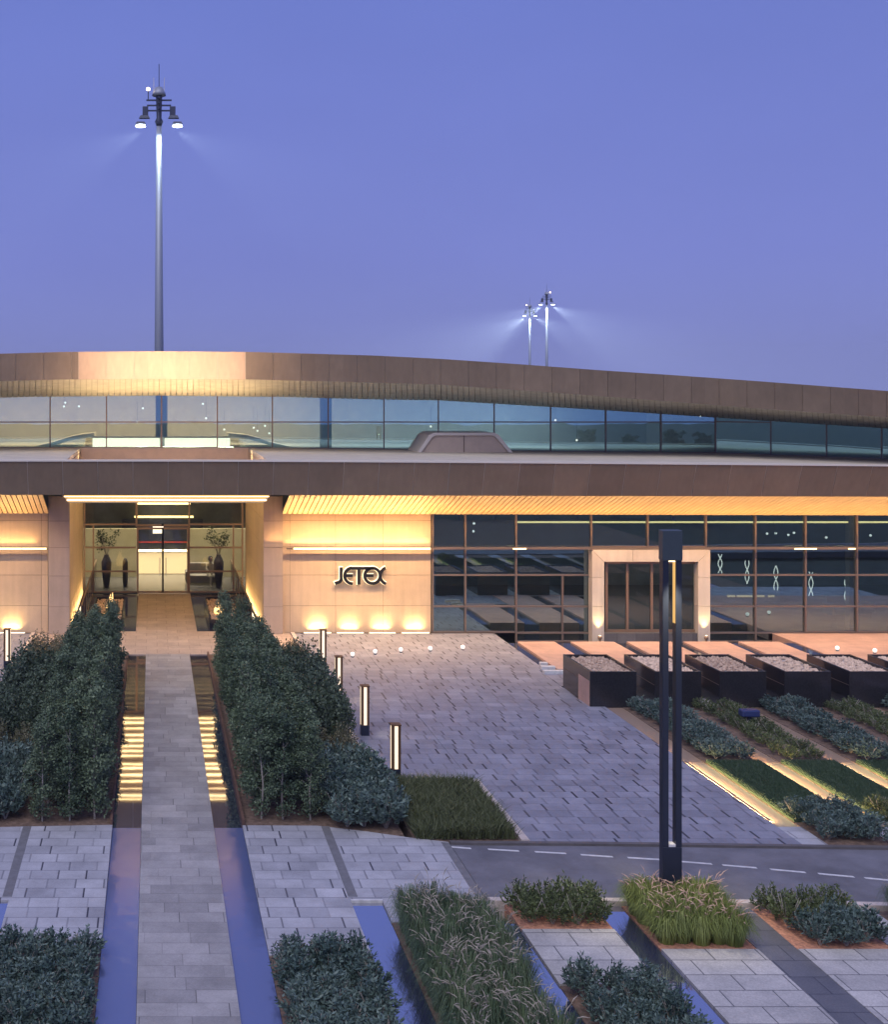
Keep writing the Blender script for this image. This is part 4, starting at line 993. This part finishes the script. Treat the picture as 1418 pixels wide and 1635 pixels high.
for s in (-1, 1): MB().box(min(s*.70, s*.85), max(s*.7, s*.85), -.4, .42, .1, .62).build('armrest', M['cushion'], sf, bevel=.03)
# seated person
def person(loc, rz, label):
    J = {'pel': (0, 0, .50), 'wst': (0, .02, .68), 'chs': (0, 0, .90), 'nck': (0, -.02, 1.07), 'hd0': (0, -.03, 1.15), 'hd1': (0, -.04, 1.27),
         'ls': (.17, 0, 1.0), 'le': (.23, -.12, .76), 'lw': (.14, -.34, .68), 'lh': (.10, -.42, .66), 'rs': (-.17, 0, 1.0), 're': (-.23, -.12, .76), 'rw': (-.14, -.34, .68), 'rh': (-.10, -.42, .66),
         'lk': (.13, -.44, .50), 'la': (.13, -.48, .09), 'lt': (.13, -.64, .05), 'rk': (-.13, -.44, .50), 'ra': (-.13, -.40, .09), 'rt': (-.13, -.56, .05), 'lp': (.09, 0, .48), 'rp': (-.09, 0, .48)}
    E = [('pel', 'wst'), ('wst', 'chs'), ('chs', 'nck'), ('nck', 'hd0'), ('hd0', 'hd1'), ('chs', 'ls'), ('ls', 'le'), ('le', 'lw'), ('lw', 'lh'), ('chs', 'rs'), ('rs', 're'), ('re', 'rw'), ('rw', 'rh'),
         ('pel', 'lp'), ('lp', 'lk'), ('lk', 'la'), ('la', 'lt'), ('pel', 'rp'), ('rp', 'rk'), ('rk', 'ra'), ('ra', 'rt')]
    Rr = {'pel': .15, 'wst': .13, 'chs': .15, 'nck': .055, 'hd0': .08, 'hd1': .09, 'ls': .065, 'le': .045, 'lw': .032, 'lh': .035, 'rs': .065, 're': .045, 'rw': .032, 'rh': .035, 'lp': .11, 'rp': .11, 'lk': .07, 'rk': .07, 'la': .045, 'ra': .045, 'lt': .035, 'rt': .035}
    ks = list(J); me = bpy.data.meshes.new('body'); me.from_pydata([J[k] for k in ks], [(ks.index(a), ks.index(b)) for a, b in E], []); 
    o = bpy.data.objects.new('person', me); S.collection.objects.link(o); o.location = loc; o.rotation_euler = (0, 0, rz)
    sm_ = o.modifiers.new('skin', 'SKIN'); o.modifiers.new('sub', 'SUBSURF').render_levels = 1
    for i, k in enumerate(ks): me.skin_vertices[0].data[i].radius = (Rr[k], Rr[k])
    me.skin_vertices[0].data[0].use_root = True; me.materials.append(mat('pale_clothing', (.62, .60, .56), .9))
    tag(o, label, 'person')
    MB().lathe([(.05, 1.13), (.105, 1.2), (.11, 1.3), (.07, 1.37), (0, 1.385)], 12, (0, -.02, 0)).build('hair', mat('dark_hair', (.012, .011, .012), .6), o, True)
    MB().lathe([(.04, 1.12), (.078, 1.17), (.08, 1.26), (.05, 1.32)], 12, (0, -.075, 0)).build('face', mat('skin_tone', (.45, .28, .20), .6), o, True)
    return o
if not hasattr(bpy.types.Mesh, 'skin_vertices'): pass
person((gx(336, 57.6), 57.75, .02), .3, 'seated person in pale clothes with dark hair behind the right entrance glass')

# ================================================================== PLANTS
def crown_mesh(seed, H, r, n):
    rnd = random.Random(seed); mb = MB(); clumps = []
    for _ in range(40):
        t = rnd.random()**1.12; z = lerp(.22, H-.12, t); rr = r*(1.0 if t < .55 else lerp(1.0, .32, (t-.55)/.45))*(lerp(.6, 1, min(1, t/.18)))
        a = rnd.uniform(0, 6.283); q = rr*math.sqrt(rnd.uniform(.1, 1)); clumps.append((math.cos(a)*q, math.sin(a)*q, z))
    for c in clumps:
        leafy(n//40, c, .16, .20, .070, .020, rnd, mb, .5)
    return mb.mesh('crown_foliage')
crowns = [crown_mesh(s, 2.5, .33, 3900) for s in range(5)]
trunks = []
for s in range(3):
    rnd = random.Random(70+s); mb = MB(); a, b = rnd.uniform(-.04, .04), rnd.uniform(-.04, .04)
    mb.tube([(0, 0, -.05), (a, b, .7), (-a, b, 1.4), (a, -b, 2.25)], [.022, .018, .012, .004], 7)
    for q in range(7):
        z = .55+q*.25; w = rnd.uniform(0, 6.28); mb.tube([(a*.5, b*.5, z), (math.cos(w)*.2, math.sin(w)*.2, z+.22)], [.008, .003], 5)
    trunks.append(mb.mesh('trunk_wood'))
for m_ in crowns: m_.materials.append(M['leaf_tree'])
for m_ in trunks: m_.materials.append(M['bark'])
ORD = 'nearest second third fourth fifth sixth seventh eighth ninth tenth eleventh twelfth thirteenth fourteenth fifteenth sixteenth seventeenth eighteenth nineteenth twentieth'.split()
rnd = random.Random(5)
def place_tree(x, y, sc, lab, grp, hz=1.0):
    t = bpy.data.objects.new('tree', None); S.collection.objects.link(t); t.location = (x, y, -.01); t.rotation_euler = (0, 0, rnd.uniform(0, 6.28)); t.scale = (sc, sc, sc*hz)
    tag(t, lab, 'tree', grp)
    for nm, ms in (('crown', crowns), ('trunk', trunks)):
        o = bpy.data.objects.new(nm, rnd.choice(ms)); S.collection.objects.link(o); o.parent = t
for s, nm in ((-1, 'left'), (1, 'right')):
    for i in range(17):
        y = 26.35+i*.80
        for j, off in enumerate((1.76, 2.28, 2.82)):
            hz = (1.04, .98, .86)[j]*rnd.uniform(.93, 1.05)
            if i == 0: lab = ('inner', 'middle', 'outer')[j]+' front tree with a bare pale trunk in the hedge %s of the path' % nm
            elif i == 16: lab = ('inner', 'middle', 'outer')[j]+' tree closing the far end of the hedge %s of the path' % nm
            else: lab = '%s tree from the front, %s row, tall hedge %s of the path' % (ORD[i], ('waterside', 'middle', 'outer')[j], nm)
            place_tree(X0+s*off+rnd.uniform(-.05, .05), y+rnd.uniform(-.1, .1), rnd.uniform(.92, 1.05), lab, 'hedge trees %s of the path, %s' % (nm, ('front' if i == 0 else 'far end' if i == 16 else ('inner row', 'middle row', 'outer row')[j])), hz)
def shrub_mesh(seed, r, h, shoots, ll, lw, per=16, spreadf=1.0, mat_=None, stemz=.05):
    rnd = random.Random(seed); mb = MB()
    for _ in range(shoots):
        a = rnd.uniform(0, 6.283); q = math.sqrt(rnd.random()); tip = Vector((math.cos(a)*q*r, math.sin(a)*q*r, h*math.sqrt(max(.05, 1-q*q*.8))*rnd.uniform(.8, 1.12)))
        base = Vector((tip.x*.45, tip.y*.45, .02)); ax = (tip-base)
        for k in range(per):
            t = rnd.uniform(.25, 1.0); p = base+ax*t
            d = ax.normalized()*rnd.uniform(.4, 1.2)+Vector((rnd.gauss(0, 1), rnd.gauss(0, 1), rnd.gauss(0, .6)))*spreadf*.7
            add_leaf(mb, p, ll*rnd.uniform(.7, 1.2), lw, rnd, dirv=d)
    m_ = mb.mesh('shrub_foliage'); m_.materials.append(mat_); return m_
stem_me = []
for s in range(2):
    r2 = random.Random(s); mb = MB()
    for q in range(9):
        a = r2.uniform(0, 6.28); mb.tube([(0, 0, -.03), (math.cos(a)*.08, math.sin(a)*.08, .15), (math.cos(a)*.2, math.sin(a)*.2, .42)], [.012, .009, .004], 5)
    m_ = mb.mesh('shrub_wood'); m_.materials.append(M['bark']); stem_me.append(m_)
SH = {
 'blue': [shrub_mesh(100+i, .33, .55, 62, .085, .016, 15, 1, M['leaf_blue']) for i in range(4)],
 'olive': [shrub_mesh(120+i, .33, .48, 60, .075, .012, 15, .9, M['leaf_olive']) for i in range(3)],
 'round': [shrub_mesh(140+i, .40, 1.15, 85, .075, .022, 20, 1.2, M['leaf_round']) for i in range(3)],
 'brown': [shrub_mesh(160+i, .38, .85, 75, .075, .014, 17, 1.1, M['leaf_brown']) for i in range(3)]}
def shrub(kind, x, y, sc, lab, grp, zs=1.0):
    t = bpy.data.objects.new('shrub', None); S.collection.objects.link(t); t.location = (x, y, -.01); t.rotation_euler = (0, 0, rnd.uniform(0, 6.28)); t.scale = (sc, sc, sc*zs*rnd.uniform(.9, 1.1))
    tag(t, lab, 'shrub', grp)
    for nm, ms in (('foliage', SH[kind]), ('stem', stem_me)):
        o = bpy.data.objects.new(nm, rnd.choice(ms)); S.collection.objects.link(o); o.parent = t
def seen(x, y, z=.5):
    px, py = VX+FPX*x/y, VY+FPX*(CAMH-z)/y; return -35 < px < 1450 and py < 1680
def bed(kind, x0, x1, y0, y1, sp, sc, lab, grp, zs=1.0):
    nx = max(1, round((x1-x0)/sp)); ny = max(1, round((y1-y0)/sp)); row = 0
    for j in range(ny):
        used = False
        for i in range(nx):
            x, y = lerp(x0, x1, (i+.5)/nx)+rnd.uniform(-.06, .06), lerp(y0, y1, (j+.5)/ny)+rnd.uniform(-.08, .08)
            if not seen(x, y): continue
            used = True
            col = ('left', 'right')[i] if nx == 2 else ('left', 'middle', 'right')[i] if nx == 3 else ORD[i].replace('nearest', 'first')+' from left'
            shrub(kind, x, y, sc*rnd.uniform(.85, 1.12), lab % ((ORD[row] if row else 'front')+' row '+col), grp, zs)
        row += used
bed('blue', 1.93, 3.45, 16.4, 19.9, .44, 1.04, 'blue green shrub, %s in the front bed right of the path', 'front bed shrubs right of the path', .82)
bed('blue', -2.52, -.90, 16.4, 20.1, .44, 1.04, 'blue green shrub, %s in the front bed left of the path', 'front bed shrubs left of the path', .82)
bed('blue', 6.25, 7.65, 16.4, 18.9, .46, .88, 'dark leathery shrub, %s in the bed below the bare slabs', 'shrubs below the bare slabs')
bed('olive', 6.22, 7.70, 21.0, 21.95, .40, 1.02, 'olive shrub, %s of the orange soil bed left of the lamp', 'shrubs on orange soil left of the lamp')
bed('olive', 10.45, 11.9, 20.95, 21.75, .42, 1.0, 'olive shrub, back %s of the bed right of the lamp', 'back shrubs right of the lamp')
bed('blue', 10.65, 11.95, 20.25, 20.95, .44, .95, 'grey green shrub, %s of the bed right of the lamp', 'front shrubs right of the lamp')
ordn = ['first', 'second', 'third', 'fourth', 'fifth', 'sixth']
for k in range(6):
    x = 12.9+PER*k+.52; kd = 'blue' if k % 2 == 0 else 'olive'; sc = 1.05 if kd == 'blue' else .95
    cn = 'blue green' if kd == 'blue' else 'olive green'
    bed(kd, x+.07, x+1.25, 30.4, 35.65, .50, sc*1.0, cn+' shrub, %s of the '+ordn[k]+' strip behind its lawn', 'shrubs behind the lawn of the %s strip' % ordn[k], .70)
    if k < 4: bed(kd, x+.04, x+1.25, 24.95, 26.9, .48, sc*1.0, cn+' roadside shrub, %s of the '+ordn[k]+' strip', 'roadside shrubs of the %s strip' % ordn[k], .80)
for s, nm, xa, xb in ((1, 'right', 3.75, 5.0), (-1, 'left', -4.2, -2.75)):
    bed('blue', xa, xb+.1*s, 25.95-.25*s, 29.6, .52, 1.42, 'blue green corner shrub, %s, '+nm+' of the tall hedge', 'corner shrubs %s of the hedge' % nm)
    bed('brown', xa, xb, 29.6, 31.4, .60, .90, 'brownish shrub, %s of the small patch '+nm+' of the hedge', 'brown shrubs %s of the hedge' % nm)
    bed('round', xa, xb, 31.4, 37.6, .62, 1.2, 'dense dark shrub, %s between hedge and kerb on the '+nm, 'dense dark shrubs %s of the hedge' % nm)
    bed('brown', xa, xb, 37.6, 42.4, .60, 1.02, 'brownish shrub near the building, %s, '+nm+' of the tall hedge', 'far brown shrubs %s of the hedge' % nm)
# fountain grass
def clump(seed, r, h, nb, npl, pm, bm):
    rnd = random.Random(seed); mb = MB(); pb = MB()
    for _ in range(nb):
        a = rnd.uniform(0, 6.283); l = rnd.uniform(.25, 1)*r; hh = h*rnd.uniform(.6, 1.05); w = .0055
        ca, sa = math.cos(a), math.sin(a); px_, py_ = -sa*w, ca*w; q_ = .15*math.sqrt(rnd.random()); bx_, by_ = ca*q_, sa*q_; dr = rnd.uniform(.35, .85); n0 = len(mb.v)
        P = [(bx_, by_, 0), (bx_+ca*l*.25, by_+sa*l*.25, hh*.55), (bx_+ca*l*.65, by_+sa*l*.65, hh*.90), (bx_+ca*l*1.2, by_+sa*l*1.2, hh*dr)]
        for i, p in enumerate(P):
            k = (1, .9, .6, .1)[i]; mb.v += [(p[0]-px_*k, p[1]-py_*k, p[2]), (p[0]+px_*k, p[1]+py_*k, p[2])]
        for i in range(3): mb.f.append((n0+2*i, n0+2*i+1, n0+2*i+3, n0+2*i+2))
    for _ in range(npl):
        a = rnd.uniform(0, 6.283); l = rnd.uniform(.2, .9)*r; hh = h*rnd.uniform(.95, 1.28); ca, sa = math.cos(a), math.sin(a)
        A = Vector((ca*l, sa*l, hh*.82)); dv = Vector((ca*rnd.uniform(.3, 1), sa*rnd.uniform(.3, 1), rnd.uniform(.2, 1))).normalized(); ln = rnd.uniform(.10, .17)
        B = A+dv*ln*.5; C = A+dv*ln+Vector((ca, sa, 0))*.03-Vector((0, 0, .02))
        pb.tube([A, B, C], [.004, .0085, .002], 5)
        pb.tube([(ca*l*.3, sa*l*.3, .2), tuple(A)], [.0018, .0018], 3)
    m1 = mb.mesh('blade_mesh'); m1.materials.append(bm); m2 = pb.mesh('plume_mesh'); m2.materials.append(pm); return m1, m2
CG = [clump(i, .36, .80, 420, 16, M['plume'], M['blade']) for i in range(4)]
CL = [clump(30+i, .34, .62, 620, 12, M['plume_pink'], M['blade_lime']) for i in range(3)]
def grass(C, x, y, sc, lab, grp):
    t = bpy.data.objects.new('fountain_grass', None); S.collection.objects.link(t); t.location = (x, y, -.02); t.rotation_euler = (0, 0, rnd.uniform(0, 6.28)); t.scale = (sc, sc, sc*rnd.uniform(.9, 1.1))
    tag(t, lab, 'ornamental grass', grp); q = rnd.choice(C)
    for nm, me in (('blades', q[0]), ('plumes', q[1])):
        o = bpy.data.objects.new(nm, me); S.collection.objects.link(o); o.parent = t
for i in range(4):
    for j in range(12):
        grass(CG, 4.24+i*.37+rnd.uniform(-.05, .05), 16.1+j*.43+rnd.uniform(-.06, .06), rnd.uniform(.84, 1.06), 'dark plumed grass, %s row %s from left, in the long bed' % (ORD[j], ORD[i].replace('nearest', 'first')), 'fountain grass in the long bed')
for i in range(5):
    for j in range(4):
        grass(CL, 8.40+i*.28+rnd.uniform(-.06, .06), 20.46+j*.38+(.08 if i % 2 else 0)+rnd.uniform(-.05, .05), rnd.uniform(.9, 1.1), 'lime grass with pink plumes, %s row %s from left, around the lamp' % (ORD[j], ORD[i].replace('nearest', 'first')), 'lit fountain grass under the lamp')
for i in range(3):
    for j in range(2): grass(CG, 12.7+i*.42, 20.9+j*.45, .75, 'green grass clump at the right edge, %s row %s from left' % (ORD[j], ORD[i].replace('nearest', 'first')), 'grass at the right edge')

# trees across the garden behind the viewpoint (seen in the glass)
bigc = []
for s in range(3):
    r3 = random.Random(300+s); mb = MB()
    for _ in range(30):
        a = r3.uniform(0, 6.28); q = 1.5*math.sqrt(r3.random()); leafy(60, (math.cos(a)*q, math.sin(a)*q, r3.uniform(1.4, 3.6)), .55, .45, .3, .10, r3, mb)
    m_ = mb.mesh('broad_crown'); m_.materials.append(M['leaf_tree']); bigc.append(m_)
tk = MB().tube([(0, 0, -.4), (.05, 0, 1.2), (0, .05, 2.6)], [.14, .10, .05], 8).mesh('broad_trunk'); tk.materials.append(M['bark'])
def big(x, y, sc, lab, grp):
    t = bpy.data.objects.new('broad_tree', None); S.collection.objects.link(t); t.location = (x, y, 0); t.scale = (sc,)*3; t.rotation_euler = (0, 0, rnd.uniform(0, 6))
    tag(t, lab, 'tree', grp)
    for nm, me in (('crown', rnd.choice(bigc)), ('trunk', tk)):
        o = bpy.data.objects.new(nm, me); S.collection.objects.link(o); o.parent = t
for i in range(16): big(-9+i*3.1, 1.0+rnd.uniform(-2, 2.5), rnd.uniform(.85, 1.05), 'round garden tree behind the viewpoint, %s in its row' % ORD[i], 'garden trees behind the viewpoint')
for i in range(12): big(26+i*7.5, -75+rnd.uniform(-6, 6), rnd.uniform(.7, .95), 'distant tree behind the viewpoint, %s in its row' % ORD[i], 'distant trees behind the viewpoint')
hm = bpy.data.materials.new('haze_air'); hm.use_nodes = True; ht = hm.node_tree; ht.nodes.clear()
ho = ht.nodes.new('ShaderNodeOutputMaterial'); hv = ht.nodes.new('ShaderNodeVolumePrincipled')
hv.inputs['Density'].default_value = .00055; hv.inputs['Color'].default_value = (.85, .88, .95, 1); hv.inputs['Anisotropy'].default_value = .2
ht.links.new(hv.outputs[0], ho.inputs['Volume'])
tag(MB().box(-601, 601, -251, 901, -1.45, 40).build('haze', hm), kind='stuff')
S.cycles.volume_bounces = 0; S.cycles.volume_step_rate = 8; S.cycles.volume_max_steps = 64
